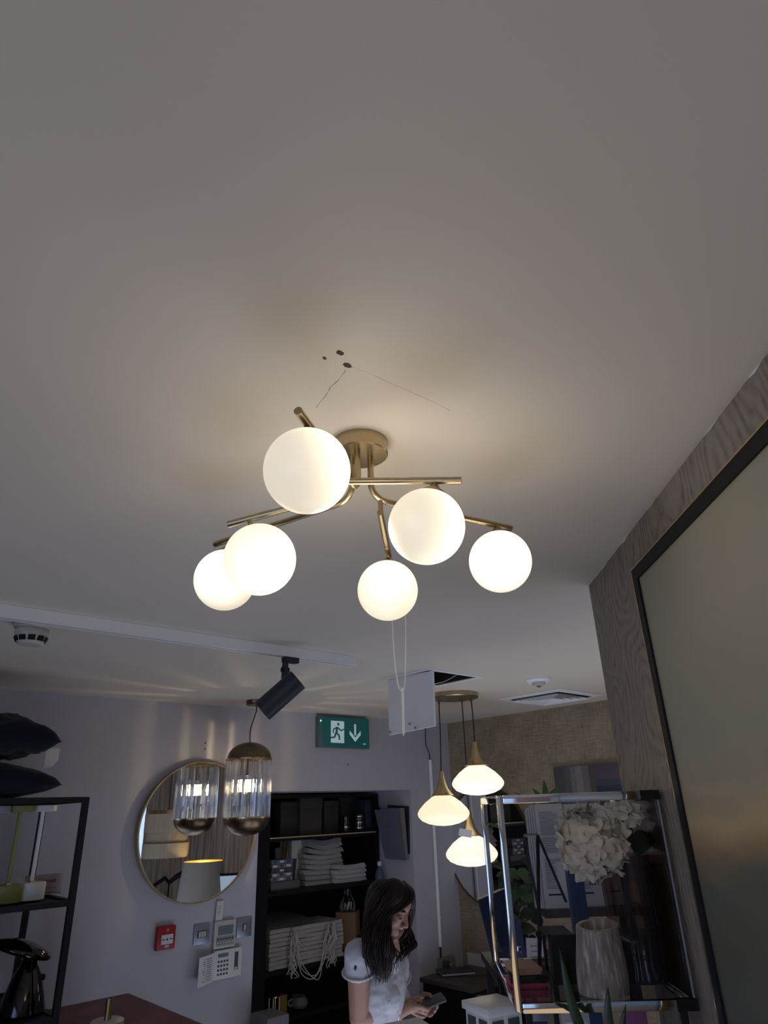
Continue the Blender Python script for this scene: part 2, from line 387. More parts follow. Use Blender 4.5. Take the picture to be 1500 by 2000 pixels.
c.box((XL-.05, (LY0+LY1)/2, .25), (.1, LY1-LY0, .5)); c.box((XL-.05, (LY0+LY1)/2, (2.05+CEIL)/2), (.1, LY1-LY0, CEIL-2.05))
struct('wall_left', c, M['wall'])
window(2, XL-.05, LY0, LY1, .5, 2.05)
def streak(nt, b):
    tc = nt.nodes.new('ShaderNodeTexCoord'); mp = nt.nodes.new('ShaderNodeMapping'); mp.inputs['Scale'].default_value = (9, 9, .8); nt.links.new(tc.outputs['Object'], mp.inputs[0])
    n = nt.nodes.new('ShaderNodeTexNoise'); n.inputs['Scale'].default_value = 2.2; n.inputs['Detail'].default_value = 8; nt.links.new(mp.outputs[0], n.inputs['Vector'])
    r = ramp(nt, [(.3, (.22, .19, .15)), (.5, (.48, .42, .33)), (.7, (.68, .62, .50))]); nt.links.new(n.outputs['Fac'], r.inputs[0]); nt.links.new(r.outputs[0], b.inputs['Base Color'])
M['streak'] = ramp_mat('streaked_pale_wallpaper', streak, .6)
struct('wall_streaked_paper', MB().box((XB-.004, -.05, CEIL/2), (.008, 3.3, CEIL-.002)), M['streak'])
struct('wall_rear', MB().box(((XL+XB)/2, YR-.05, CEIL/2), (XB-XL+.2, .1, CEIL)), M['wall'])
# wallpapered wall that carries the large picture
A = Vector((1.66, .951, 0)); WD = Vector((.702, .712, 0)).normalized(); WN = Vector((-WD.y, WD.x, 0))   # WN points out of the wall, towards the photo's left
def wl(al, out, z): return A + WD*al + WN*out + Vector((0, 0, z))
c = MB(); c.slab([wl(-3.4, 0, 0), wl(0, 0, 0), wl(0, -.16, 0), wl(-3.4, -.16, 0)], (0, 0, CEIL))
struct('wall_papered', c, M['wallpaper'])
# torn paper edge along the ceiling line
c = MB(); rr = random.Random(3)
al = -.02
while al > -1.25:
    L = rr.uniform(.02, .07)
    if rr.random() < .42:
        c.slab([wl(al, .0003, CEIL-.0005), wl(al-L*.5, .0003, CEIL-.004*rr.random()-.0015), wl(al-L, .0003, CEIL-.0005)], WN*.0012)
    al -= L
struct('trim_1', c, M['white'])

# ------------------------------------------------------------------ ceiling damage: two plugs, a chip and hairline cracks
def blob(px, py, r, name, label, m):
    p = onceil(px, py); k = MB(); n = 14
    ring = [(p.x+r*(1+.35*(rr.random()-.5))*cos(2*pi*i/n), p.y+r*.62*(1+.35*(rr.random()-.5))*sin(2*pi*i/n)) for i in range(n)]
    k.slab([(x, y, CEIL) for x, y in ring], (0, 0, -.0012))
    return obj(name, k, m, label=label, cat='ceiling mark')
M['hole'] = mat('crumbled_plaster_hole', (.07, .055, .045), .9, var=.8, scale=160)
blob(678, 713, .0062, 'plaster_hole', 'dark crumbled screw hole in the ceiling where the crack starts', M['hole'])
blob(664.5, 689, .0058, 'plaster_hole', 'dark screw hole in the ceiling, furthest from the brass lamp', M['hole'])
blob(634, 699, .0030, 'plaster_hole', 'smallest chip in the ceiling, left of the two screw holes', M['hole'])
def crack(pts, w, name, label, m):
    k = MB(); ps = [onceil(*p) for p in pts]; q = []
    for a, b in zip(ps, ps[1:]):
        for i in range(4): q.append(a.lerp(b, i/4) + Vector((rr.uniform(-1, 1), rr.uniform(-1, 1), 0))*w*1.2)
    q.append(ps[-1]); k.tube(q, [w*rr.uniform(.4, 1.2) for _ in q], 5)
    return obj(name, k, m, label=label, cat='ceiling mark')
M['crackd'] = mat('dark_crack', (.12, .10, .085), .9); M['crackl'] = mat('faint_crack', (.44, .40, .36), .9)
crack([(676, 722), (660, 744), (645, 757), (636, 774), (628, 782), (617, 797)], .00045, 'ceiling_crack', 'dark hairline ceiling crack running down to the brass lamp arm', M['crackd'])
crack([(686, 716), (720, 728), (760, 747), (800, 764), (840, 782), (880, 802)], .0004, 'ceiling_crack', 'faint pale ceiling crack running right from the screw hole', M['crackl'])

# ------------------------------------------------------------------ six globe ceiling lamp
cc = Vector((.625, .734, CEIL))
lamp = thing('ceiling_lamp', cc, 'brushed brass semi-flush ceiling lamp with six lit white glass globes', 'ceiling lamp')
obj('canopy', MB().lathe([(0, 0), (.0455, 0), (.0455, -.024), (.044, -.0255), (0, -.0255)], cc, 64), M['brass'], lamp, angle=30)
ZO, ZI = 2.110, 2.083
TR = .0053
GL = [ # globe centre, neck foot on its arm, lo, hi, bulb offset
 ((.429, .609, 2.041), 'o', .66, 2.0, (.03, -.02, .01)),
 ((.551, 1.031, 2.033), 'o', .66, 2.0, (-.03, -.03, .01)),
 ((.895, .676, 2.040), 'o', .72, 2.9, (-.03, -.03, 0)),
 ((.498, .827, 2.001), 'i', .86, 1.5, (0, -.02, -.02)),
 ((.634, .602, 2.015), 'i', .70, 2.9, (.03, -.01, .0)),
 ((.784, .852, 2.011), 'i', .84, 1.2, (.0, -.03, .02))]
outer_dirs = []
for (g, k, lo, hi, of) in GL:
    if k == 'o':
        d = Vector((g[0]-cc.x, g[1]-cc.y, 0)); L = d.length; d.normalize(); outer_dirs.append(d)
        s0 = cc + d*.018; s0.z = CEIL-.024
        pts = [s0, Vector((s0.x, s0.y, ZO+.028))]
        for t in range(1, 7):
            a = pi/2*t/6; pts.append(Vector((s0.x, s0.y, ZO+.028)) + d*.028*(1-cos(a)) - Vector((0, 0, .028*sin(a))))
        pts.append(Vector((cc.x, cc.y, ZO)) + d*(L+.032))
        obj('arm', MB().tube(pts, TR, 16), M['brass'], lamp)
        obj('sleeve', MB().tube([Vector((cc.x, cc.y, ZO))+d*(L-.045), Vector((cc.x, cc.y, ZO))+d*(L+.034)], TR*1.08, 16), M['brass'], lamp)
foot_i = {3: Vector((.499, .868, ZI)), 4: Vector((.640, .583, ZI)), 5: Vector((.790, .853, ZI))}
root_i = {3: pl(645, 971, 2, 2.100), 4: pl(690, 940, 2, 2.098), 5: Vector((cc.x, cc.y, ZI))+outer_dirs[2]*.035}
for i in (3, 4, 5):
    d = (foot_i[i]-root_i[i]).normalized(); e = foot_i[i] + d*(.036 if i != 5 else .012)
    obj('arm', MB().tube([root_i[i]-d*.012, e], TR, 16), M['brass'], lamp)
    obj('sleeve', MB().tube([foot_i[i]-d*.04, e+d*.001], TR*1.08, 16), M['brass'], lamp)
    obj('joint', MB().tube([root_i[i], root_i[i]+Vector((0, 0, ZO-ZI))], TR*.8, 12), M['brass'], lamp)
for i, (g, k, lo, hi, of) in enumerate(GL):
    g = Vector(g); fo = Vector((g.x, g.y, ZO)) if k == 'o' else foot_i[i]
    ax = (fo-g).normalized(); t = g + ax*.0535
    obj('neck', MB().tube([t, fo], .0036, 12), M['brass'], lamp)
    obj('globe_cap', MB().lathe([(.019, -.0035), (.017, .001), (.009, .006), (.006, .010), (0, .0105)], t, 24, ax), M['brass'], lamp)
    mm = lamp_mat('opal_globe_%d' % i, (1, .87, .65), lo, hi, tuple(of))
    s = bmesh.new(); bmesh.ops.create_uvsphere(s, u_segments=48, v_segments=28, radius=.055)
    for f in s.faces: f.smooth = True
    me = bpy.data.meshes.new('globe'); s.to_mesh(me); s.free(); me.materials.append(mm)
    o = bpy.data.objects.new('globe', me); COL.objects.link(o); o.parent = lamp; o.location = g - cc
l = bpy.data.lights.new('lamp_glow', 'POINT'); l.energy = 1.15; l.color = (1, .88, .70); l.shadow_soft_size = .07
lo = bpy.data.objects.new('lamp_glow', l); COL.objects.link(lo); lo.location = (0, 0, -.20); lo.parent = lamp
# ribbon loop and price tag hanging off the rear arm
a0 = Vector((.79, .86, 2.087))
rb = thing('price_tag', dep(786, 1435, 1.30), 'thin white price tag on a long ribbon loop, hanging below the ceiling lamp', 'tag')
def ribbon(pts, w, m, name):
    k = MB(); ps = spline(pts, 6); side = Vector((RX.x, RX.y, 0)).normalized()
    for a, b in zip(ps, ps[1:]): k.slab([a-side*w, a+side*w, b+side*w, b-side*w], _f.cross(side).cross(side)*.0003 + Vector((.0002, .0002, 0)))
    return obj(name, k, m, rb, smooth=False)
ribbon([a0, dep(760, 1150, 1.31), dep(766, 1213, 1.31), dep(770, 1280, 1.305), dep(777, 1335, 1.30), dep(786, 1354, 1.30)], .0013, M['string'], 'ribbon')
ribbon([a0, dep(788, 1150, 1.31), dep(792, 1205, 1.31), dep(792, 1280, 1.305), dep(791, 1330, 1.30), dep(787, 1354, 1.30)], .0011, M['string'], 'ribbon')
k = MB(); k.slab([dep(784, 1342, 1.30), dep(789, 1345, 1.30), dep(791, 1432, 1.30), dep(788, 1438, 1.30), dep(785.5, 1432, 1.30)], ray(786, 1390)*.03)
obj('card', k, M['white_plastic'], rb, smooth=False)

# ------------------------------------------------------------------ track, spotlight, smoke detectors, vent, hatch
TY = 2.062
track = thing('lighting_track', (.2, TY+.017, CEIL), 'long white lighting track fixed to the ceiling', 'track light rail')
k = MB(); L0, L1 = XL+.05, 1.708
k.box(((L0+L1)/2, TY+.002, CEIL-.019), (L1-L0, .004, .037)); k.box(((L0+L1)/2, TY+.033, CEIL-.019), (L1-L0, .004, .037)); k.box(((L0+L1)/2, TY+.0175, CEIL-.004), (L1-L0, .027, .007))
k.box(((L0+L1)/2, TY+.0085, CEIL-.036), (L1-L0, .010, .003)); k.box(((L0+L1)/2, TY+.0265, CEIL-.036), (L1-L0, .010, .003))
obj('rail', k, M['white'], track, smooth=False)
obj('end_cap', MB().box((L1+.002, TY+.0175, CEIL-.019), (.005, .037, .038), bev=.001), M['white'], track)
obj('groove', MB().box(((L0+L1)/2, TY+.0175, CEIL-.030), (L1-L0-.01, .008, .012)), M['darkgrey'], track, smooth=False)
sx = pl(562, 1290, 1, TY+.0175).x
spot = thing('track_spotlight', (sx, TY+.0175, CEIL-.04), 'charcoal cylinder spotlight tilted under the end of the white track', 'spotlight')
obj('adapter', MB().box((sx+.012, TY+.0175, CEIL-.047), (.062, .030, .020), bev=.003), M['darkspot'], spot)
e0 = pl(557, 1304, 1, TY+.0175); e1 = pl(556, 1326, 1, TY+.0175)
obj('stem', MB().tube([e0+Vector((0, 0, .03)), e0, e1], [.011, .012, .013], 20), M['darkspot'], spot)
obj('pivot', MB().tube([e0+Vector((-.014, 0, -.008)), e0+Vector((.014, 0, -.008))], .010, 16), M['blackmetal'], spot)
q0_, q1_ = ray(582, 1327), ray(512, 1389); m_ = (q0_+q1_)/2; t0 = CAM+q0_*2.40; t1 = CAM+q1_*(2.40*q0_.dot(m_)/q1_.dot(m_)); ax = (t1-t0).normalized()
h = (t1-t0).length; R_ = .0405
obj('housing', MB().lathe([(0, 0), (R_-.002, 0), (R_, .002), (R_, h-.001), (R_-.003, h), (R_-.004, h-.02), (0, h-.02)], t0, 48, ax), M['darkspot'], spot, angle=30)
obj('lens', MB().lathe([(0, h-.019), (R_-.005, h-.019), (R_-.005, h-.0195), (0, h-.0195)], t0, 32, ax), M['clear'], spot)

p = onceil(66, 1218)
sd = thing('smoke_detector', p, 'white smoke detector with dark slots on the ceiling beside the track', 'smoke detector')
obj('base', MB().lathe([(0, 0), (.055, 0), (.055, -.014), (.050, -.019), (0, -.019)], p, 40), M['cream_plastic'], sd)
obj('chamber', MB().lathe([(0, -.019), (.046, -.019), (.049, -.028), (.048, -.040), (.038, -.062), (.032, -.068), (0, -.069)], p, 40), M['cream_plastic'], sd)
for i in range(10):
    a = 2*pi*i/10+.1; q = p + Vector((cos(a)*.0432, sin(a)*.0432, -.0515)); mr = Matrix.Rotation(a, 3, 'Z') @ Matrix.Rotation(.43, 3, 'Y')
    obj('slot', MB().box(q, (.004, .020, .016), mr), M['black'], sd, smooth=False)
p = onceil(1051, 1326)
sd = thing('smoke_detector', p, 'small round white detector on the far ceiling above the air vent', 'smoke detector')
obj('base', MB().lathe([(0, 0), (.062, 0), (.062, -.008), (.052, -.017), (0, -.017)], p, 40), M['white'], sd)
obj('chamber', MB().lathe([(.034, -.015), (.032, -.03), (.022, -.034), (0, -.034)], p, 32), M['cream_plastic'], sd)
obj('lens', MB().lathe([(.014, -.032), (.010, -.040), (0, -.043)], p, 24), M['lcd'], sd)

vx0, vx1, vy0, vy1 = 3.17, 3.62, 2.10, 2.52
vc = Vector(((vx0+vx1)/2, (vy0+vy1)/2, CEIL))
vent = thing('air_vent', vc, 'square four way white ceiling air vent with angled louvres', 'ceiling vent')
def sqring(k, c, ho, hi, zo, zi, th=.003):
    o = [(c.x+sx_*ho, c.y+sy_*ho, c.z+zo) for sx_, sy_ in ((-1, -1), (1, -1), (1, 1), (-1, 1))]; i = [(c.x+sx_*hi, c.y+sy_*hi, c.z+zi) for sx_, sy_ in ((-1, -1), (1, -1), (1, 1), (-1, 1))]
    for a in range(4): k.slab([o[a], o[(a+1) % 4], i[(a+1) % 4], i[a]], (0, 0, th))
k = MB(); sqring(k, vc, .225, .175, -.004, -.008); obj('frame', k, M['white'], vent, smooth=False)
obj('duct', MB().box(vc+Vector((0, 0, -.0015)), (.35, .35, .002)), M['black'], vent, smooth=False)
for j, ho in enumerate((.165, .130, .095, .060)):
    k = MB(); sqring(k, vc, ho, ho-.026, -.020, -.004); obj('louvre', k, M['white'], vent, smooth=False)
obj('centre_plate', MB().box(vc+Vector((0, 0, -.010)), (.06, .06, .003)), M['white'], vent, smooth=False)

# open access hatch: dark hole with flange, flap hanging down, wire and catches
ht = thing('ceiling_hatch', (HX0, (HY0+HY1)/2, CEIL), 'open white ceiling access hatch with its square flap hanging down', 'access hatch')
k = MB(); hc = Vector(((HX0+HX1)/2, (HY0+HY1)/2, CEIL))
for cx, cy, dx, dy in ((HX0-.012, hc.y, .024, HY1-HY0+.05), (HX1+.012, hc.y, .024, HY1-HY0+.05), (hc.x, HY0-.012, HX1-HX0, .026), (hc.x, HY1+.012, HX1-HX0, .026)): k.box((cx, cy, CEIL-.002), (dx, dy, .0045))
obj('flange', k, M['white'], ht, smooth=False)
k = MB()
for cx, cy, dx, dy in ((HX0+.001, hc.y, .002, HY1-HY0), (HX1-.001, hc.y, .002, HY1-HY0), (hc.x, HY0+.001, HX1-HX0, .002), (hc.x, HY1-.001, HX1-HX0, .002)): k.box((cx, cy, CEIL+.12), (dx, dy, .24))
k.box((hc.x, hc.y, CEIL+.24), (HX1-HX0, HY1-HY0, .002)); obj('shaft', k, M['boxdark'], ht, smooth=False)
fx = HX0+.004
pts = [pl(757, 1326, 0, fx), pl(844, 1310, 0, fx), pl(848, 1418, 0, fx), pl(760, 1436, 0, fx)]
flap = obj('flap', MB().slab(pts, (.012, 0, 0)), M['white'], ht, smooth=False)
for px, py in ((801, 1417), (763, 1433), (812, 1425)):
    q = pl(px, py-3, 0, fx); obj('catch', MB().ell(q+Vector((-.004, 0, 0)), (.006, .005, .006), n=10), M['steel'], ht)
obj('stay_wire', MB().tube(spline([(HX0+.26, HY0+.03, CEIL+.02), (HX0+.16, HY0+.05, CEIL-.03), (HX0+.05, HY0+.02, CEIL-.06), (HX0+.018, HY0+.02, CEIL-.10)], 6), .0018, 6), M['white'], ht)

# ------------------------------------------------------------------ three shade pendant cluster
pc = Vector((2.80, 2.53, CEIL))
cl = thing('pendant_cluster', pc, 'round brass ceiling plate with three lit white glass pendants on black cords', 'pendant lamp')
obj('canopy', MB().lathe([(0, 0), (.134, 0), (.134, -.022), (.131, -.026), (0, -.026)], pc, 64), M['brass'], cl, angle=30)
def at_h(px, py, t): return dep(px, py, t)
SH = [((933, 1524), 3.52, (920, 1366), (1.0, .93, .78), .98, 0), ((866, 1583), 3.42, (857, 1370), (1, .86, .58), .93, 1), ((921, 1662), 3.46, (902, 1368), (1, .86, .70), .95, 2)]
for (sc_, t, top, wc, st, i) in SH:
    q = dep(sc_[0], sc_[1], t); tp = pl(top[0], top[1], 2, CEIL-.026)
    r0 = 50.5*t/FPX
    mm = mat('opal_shade_%d' % i, (.6, .58, .52), .4, emit=wc, estr=st)
    prof = [(.30, .50), (.45, .44), (.70, .27), (.92, .06), (.99, -.05), (1, -.12), (.97, -.20), (.84, -.33), (.60, -.43), (.30, -.49), (0, -.51)]
    prof = [(0, .52)] + [(r0*a, r0*b*1.06) for a, b in prof]; prof[0] = (0, prof[1][1])
    sh = obj('shade', MB().lathe(prof, q, 56), mm, cl, angle=60)
    zt = r0*.53
    cone = [(.44, 0), (.40, .02), (.31, .12), (.22, .26), (.155, .45), (.11, .65), (.085, .88)]
    cn = [(r0*a*1.06, zt+r0*b*1.0) for a, b in cone]
    obj('cone', MB().lathe([(0, zt-.002)]+cn+[(0, cn[-1][1])], q, 40), M['goldshade'], cl)
    ct = q + Vector((0, 0, cn[-1][1]))
    mid = ct.lerp(tp, .5) + Vector((.004, 0, 0))
    obj('cord', MB().tube(spline([ct-Vector((0, 0, .01)), mid, tp+Vector((0, 0, .004))], 8), .0032, 8), M['cable'], cl)
    obj('cord_grip', MB().tube([tp+Vector((0, 0, .004)), tp-Vector((0, 0, .014))], [.007, .005], 10), M['antique'], cl)
    if i == 2:
        q2 = dep(909, 1627, t-.10); m3 = Matrix((RX, -_f, UX)).transposed() @ Matrix.Rotation(.15, 3, 'Y')
        tg = obj('price_tag', MB().box(q2, (.066, .0012, .038), m3), M['paper'], cl, smooth=False)

# ------------------------------------------------------------------ crystal pendant by the mirror
PY = 3.235
rc = onceil(486, 1371); rc.y = PY
rc = Vector((1.985, PY+.03, CEIL))
cp = thing('crystal_pendant', rc, 'capsule pendant lamp with bronze domes and a ring of crystal rods', 'pendant lamp')
obj('ceiling_rose', MB().lathe([(0, 0), (.052, 0), (.052, -.022), (.049, -.026), (0, -.026)], rc, 40), M['antique'], cp)
for a in (0.3, 2.4, 4.5): obj('screw', MB().ell(rc+Vector((.035*cos(a), .035*sin(a), -.028)), (.004, .004, .004), n=8), M['gold'], cp)
zt = pl(485, 1483, 1, PY).z; zb = pl(481, 1597, 1, PY).z; ztop = pl(486, 1453, 1, PY).z; zbot = pl(481, 1630, 1, PY).z
bx = pl(484, 1540, 1, PY).x; R1 = 43*3.46/FPX
ztop = zt+R1*.74; zbot = zb-R1*.74
bc = Vector((bx, PY, 0))
def dome(z0, s):
    n = 12; o_ = [(R1*cos(pi/2*i/n), z0+s*R1*.74*sin(pi/2*i/n)) for i in range(n)] + [(0, z0+s*R1*.74)]
    i_ = [(R1*.93*cos(pi/2*i/n), z0+s*R1*.68*sin(pi/2*i/n)) for i in range(n)][::-1]
    return MB().lathe(o_+[(0, z0+s*R1*.68)]+i_, bc, 48)
obj('top_dome', dome(zt, 1), M['antique'], cp); obj('bottom_dome', dome(zb, -1), M['antique'], cp)
for z_ in (zt, zb):
    obj('rim_band', MB().lathe([(R1*.99, z_-.003), (R1*1.012, z_-.003), (R1*1.012, z_+.003), (R1*.99, z_+.003), (R1*.99, z_-.003)], bc, 48), M['gold'], cp, angle=20)
NR = 16
for i in range(NR):
    a = 2*pi*i/NR; k = MB(); c0 = bc + Vector((cos(a), sin(a), 0))*R1*.90
    w = R1*.150
    sec = [(1.0, 0), (.25, .95), (-.9, .45), (-.9, -.45), (.25, -.95)]
    ps = [c0 + Vector((cos(a)*u_-sin(a)*v_, sin(a)*u_+cos(a)*v_, 0))*w for u_, v_ in sec]
    k.slab([(q.x, q.y, zb-.004) for q in ps], (0, 0, zt-zb+.008))
    obj('crystal_rod', k, M['crystal'], cp, smooth=False)
zm = (zt+zb)/2+.01
obj('bulb_holder', MB().tube([bc+Vector((0, 0, zt+.03)), bc+Vector((0, 0, zm+.05))], .014, 16), M['antique'], cp)
k = MB()
for i in range(4):
    a = pi/4+i*pi/2; c0 = bc+Vector((cos(a)*.013, sin(a)*.013, 0)); k.tube([(c0.x, c0.y, zm-.028), (c0.x, c0.y, zm+.03)], .0032, 8)
bulb = obj('bulb', k, M['filament'], cp)
obj('lower_rod', MB().tube([bc+Vector((0, 0, zb-.04)), bc+Vector((0, 0, zm-.035))], .004, 10), M['antique'], cp)
obj('cord', MB().tube(spline([rc-Vector((0, 0, .02)), rc.lerp(bc+Vector((0, 0, ztop)), .25)*1.0+Vector((.012, 0, 0))-Vector((0, 0, 0)), rc.lerp(bc+Vector((0, 0, ztop)), .7)+Vector((-.008, 0, 0)), bc+Vector((0, 0, ztop-.004))], 8), .003, 8), M['cable'], cp)
l = bpy.data.lights.new('bulb_light', 'POINT'); l.energy = 4; l.color = (1, .80, .52); l.shadow_soft_size = .008
lo = bpy.data.objects.new('bulb_light', l); COL.objects.link(lo); lo.location = bc+Vector((0, 0, zm)) - rc; lo.parent = cp

# ------------------------------------------------------------------ exit sign
SY = YB-.045
e = [pl(630, 1401, 1, SY), pl(721, 1403, 1, SY), pl(722, 1461, 1, SY), pl(632, 1459, 1, SY)]
ex0, ex1 = (e[0].x+e[3].x)/2, (e[1].x+e[2].x)/2; ez1, ez0 = (e[0].z+e[1].z)/2, (e[2].z+e[3].z)/2
es = thing('exit_sign', ((ex0+ex1)/2, YB, ez0), 'lit green emergency exit sign with running man and down arrow', 'exit sign')
obj('housing', MB().box(((ex0+ex1)/2-.012, YB-.02, (ez0+ez1)/2), (ex1-ex0+.03, .04, ez1-ez0+.006), bev=.004), mat('teal_grey_plastic', (.10, .17, .19), .4), es)
def signmat(nt, b):
    b.inputs['Base Color'].default_value = (.01, .08, .07, 1); b.inputs['Emission Color'].default_value = (.02, .26, .25, 1); b.inputs['Emission Strength'].default_value = .09
M['signg'] = ramp_mat('exit_green', signmat, .3)
obj('panel', MB().box(((ex0+ex1)/2, SY+.003, (ez0+ez1)/2), (ex1-ex0-.004, .006, ez1-ez0-.006), bev=.001), M['signg'], es)
M['signw'] = mat('exit_white', (.4, .5, .5), .4, emit=(.62, .85, .90), estr=.28)
W_, H_ = ex1-ex0, ez1-ez0
def sp(u, v, o=0): return Vector((ex0+u*W_, SY-.0006-o, ez1-v*H_))
k = MB(); k.slab([sp(.16, .13), sp(.44, .13), sp(.44, .86), sp(.16, .86)], (0, .0005, 0)); obj('door_symbol', k, M['signw'], es, smooth=False)
k = MB()
k.ell(sp(.315, .235, .001), (.009, .001, .009), n=14)
def limb(a, b, r): k.tube([sp(*a, .001), sp(*b, .001)], r, 8)
limb((.29, .34), (.27, .52), .0075); limb((.27, .52), (.33, .62), .006); limb((.33, .62), (.335, .76), .0055)
limb((.26, .53), (.235, .68), .006); limb((.235, .68), (.13, .70), .005)
limb((.30, .35), (.37, .45), .0045); limb((.37, .45), (.43, .40), .004); limb((.28, .35), (.21, .42), .0045); limb((.21, .42), (.205, .54), .004)
obj('running_man', k, M['signg'], es)
k = MB()
k.slab([sp(.66, .20), sp(.70, .20), sp(.70, .58), sp(.66, .58)], (0, .0005, 0)); k.slab([sp(.56, .42), sp(.68, .66), sp(.68, .80), sp(.56, .56)], (0, .0005, 0)); k.slab([sp(.80, .42), sp(.80, .56), sp(.68, .80), sp(.68, .66)], (0, .0005, 0))
obj('arrow', k, M['signw'], es, smooth=False)
M['led'] = mat('green_led', (.1, .8, .3), .4, emit=(.15, 1, .35), estr=2.5)
obj('status_light', MB().ell((ex0-.016, YB-.042, ez1-.028), (.005, .004, .005), n=10), M['led'], es)
k = MB().box(sp(.88, .86), (.026, .0008, .005)); obj('maker_mark', k, M['signw'], es, smooth=False)

# ------------------------------------------------------------------ round mirror with gold rim and tag
YM = 3.515
m0, mr_ = pl(384, 1625.5, 1, YM), .3255
mz = (pl(384, 1487, 1, YM).z+pl(384, 1765, 1, YM).z)/2; mc = Vector(((pl(273.5, 1625, 1, YM).x+pl(495.5, 1625, 1, YM).x)/2, YM, mz)); mr_ = (pl(384, 1487, 1, YM).z-pl(384, 1765, 1, YM).z)/2
rm = thing('round_mirror', (mc.x, YB, mc.z-mr_), 'large round gold rimmed mirror on the grey wall behind the crystal pendant', 'mirror')
obj('frame', MB().lathe([(mr_-.007, -.030), (mr_-.007, .006), (mr_, .006), (mr_, -.030), (mr_-.007, -.030)], mc, 120, (0, -1, 0)), M['gold'], rm, angle=20)
obj('mirror_glass', MB().lathe([(0, 0), (mr_-.007, 0), (mr_-.007, -.006), (0, -.006)], mc, 120, (0, -1, 0)), M['mirror'], rm, smooth=False)
obj('backing', MB().lathe([(0, -.007), (mr_-.03, -.007), (mr_-.03, -.033), (0, -.033)], mc, 60, (0, -1, 0)), M['boxdark'], rm)
tgp = pl(429, 1779, 1, YB-.012)
tg = thing('price_tag', tgp-Vector((0, 0, .045)), 'white swing tag hanging under the round mirror above the thermostat', 'tag')
obj('card', MB().box(tgp, (.040, .001, .088), Matrix.Rotation(.03, 3, 'Y')), M['paper'], tg, smooth=False)
obj('string', MB().tube([tgp+Vector((0, 0, .04)), pl(429, 1748, 1, YB-.012)], .0008, 6), M['string'], tg)
for i in range(5): obj('print_line', MB().box(tgp+Vector((-.004, -.001, .022-.009*i)), (.016+.006*(i % 2), .0004, .0016)), M['greycard'], tg, smooth=False)
for px, py in ((401, 1451), (400, 1463), (679, 1493)):
    q = pl(px, py, 1, YB); obj('screw_hole', MB().lathe([(0, -.0008), (.0045, -.0008), (.0045, .002), (0, .002)], q, 10, (0, -1, 0)), M['hole'],
        label={1451: 'upper of two dark screw holes above the round mirror', 1463: 'lower of two dark screw holes above the round mirror', 1493: 'dark chip in the wall below the exit sign'}[py], cat='wall mark')

# ------------------------------------------------------------------ wall controls
def wc(px, py, o=0): return pl(px, py, 1, YB-o)
q = wc(320, 1830.5); w, h = .094, .100
ca = thing('fire_alarm_call_point', q-Vector((0, 0, .05)), 'red square break glass fire alarm call point on the grey wall', 'fire alarm')
obj('case', MB().box(q-Vector((0, .015, 0)), (w, .03, h), bev=.006), M['red'], ca)
obj('glass_plate', MB().box(q-Vector((-.003, .031, .006)), (.060, .003, .040), bev=.001), M['paper'], ca)
obj('symbol', MB().ell(q-Vector((-.003, .033, .006)), (.005, .001, .005), n=10).box(q-Vector((.016, .033, .006)), (.014, .001, .004)).box(q-Vector((-.022, .033, .006)), (.014, .001, .004)), M['ink'], ca)
obj('key_slot', MB().box(q-Vector((-.003, .031, .034)), (.022, .003, .010)), M['cream_plastic'], ca)
obj('emblem', MB().lathe([(0, 0), (.008, 0), (.008, .001), (0, .001)], q-Vector((-.003, .030, -.032)), 14, (0, -1, 0)), mat('faded_red', (.45, .12, .12), .4), ca)
def switch(px, py, nr, label):
    q = wc(px, py); s = thing('light_switch', q-Vector((0, 0, .043)), label, 'light switch')
    obj('plate', MB().box(q-Vector((0, .004, 0)), (.088, .008, .088), bev=.002), M['steel'], s)
    obj('surround', MB().box(q-Vector((0, .0085, 0)), (.014*nr+.010, .002, .030)), M['darkgrey'], s, smooth=False)
    for i in range(nr): obj('rocker', MB().box(q+Vector(((i-(nr-1)/2)*.014, -.011, 0)), (.011, .006, .025), Matrix.Rotation(.12, 3, 'X'), bev=.001), M['cream_plastic'], s)
    for s_ in (-1, 1): obj('screw', MB().ell(q+Vector((s_*.034, -.0085, 0)), (.003, .0015, .003), n=8), M['steel'], s)
switch(393, 1824, 3, 'brushed steel triple light switch left of the thermostat')
switch(476, 1810.5, 1, 'brushed steel single light switch right of the thermostat')
q = wc(435.5, 1823.5)
th = thing('thermostat', q-Vector((0, 0, .06)), 'cream wall thermostat with grey display between two light switches', 'thermostat')
obj('case', MB().box(q-Vector((0, .011, 0)), (.124, .022, .122), bev=.005), M['cream_plastic'], th)
obj('display', MB().box(q+Vector((.002, -.023, .018)), (.086, .002, .040)), M['lcd'], th, smooth=False)
obj('button_panel', MB().box(q+Vector((.002, -.0225, -.028)), (.100, .002, .040)), mat('grey_beige', (.27, .26, .25), .4), th, smooth=False)
for r2 in range(2):
    for i in range(6): obj('button', MB().box(q+Vector((-.040+.0168*i, -.0245, -.020-.014*r2)), (.011, .003, .006), bev=.001), M['darkgrey'] if r2 == 0 else M['cream_plastic'], th)
q = wc(430, 1885)
kp = thing('alarm_keypad', q-Vector((0, 0, .06)), 'white burglar alarm keypad with its printed flap open to the left', 'keypad')
obj('case', MB().box(q+Vector((.028, -.014, .006)), (.160, .028, .125), bev=.006), M['white_plastic'], kp)
obj('display', MB().box(q+Vector((-.002, -.029, .046)), (.058, .002, .016)), M['lcd'], kp, smooth=False)
for r2 in range(4):
    for c2 in range(4): obj('key', MB().ell(q+Vector((-.026+.0165*c2, -.029, .020-.018*r2)), (.0058, .003, .0052), n=10), M['darkgrey'], kp)
obj('slot_window', MB().box(q+Vector((.075, -.029, .012)), (.020, .002, .078)), M['darkgrey'], kp, smooth=False)
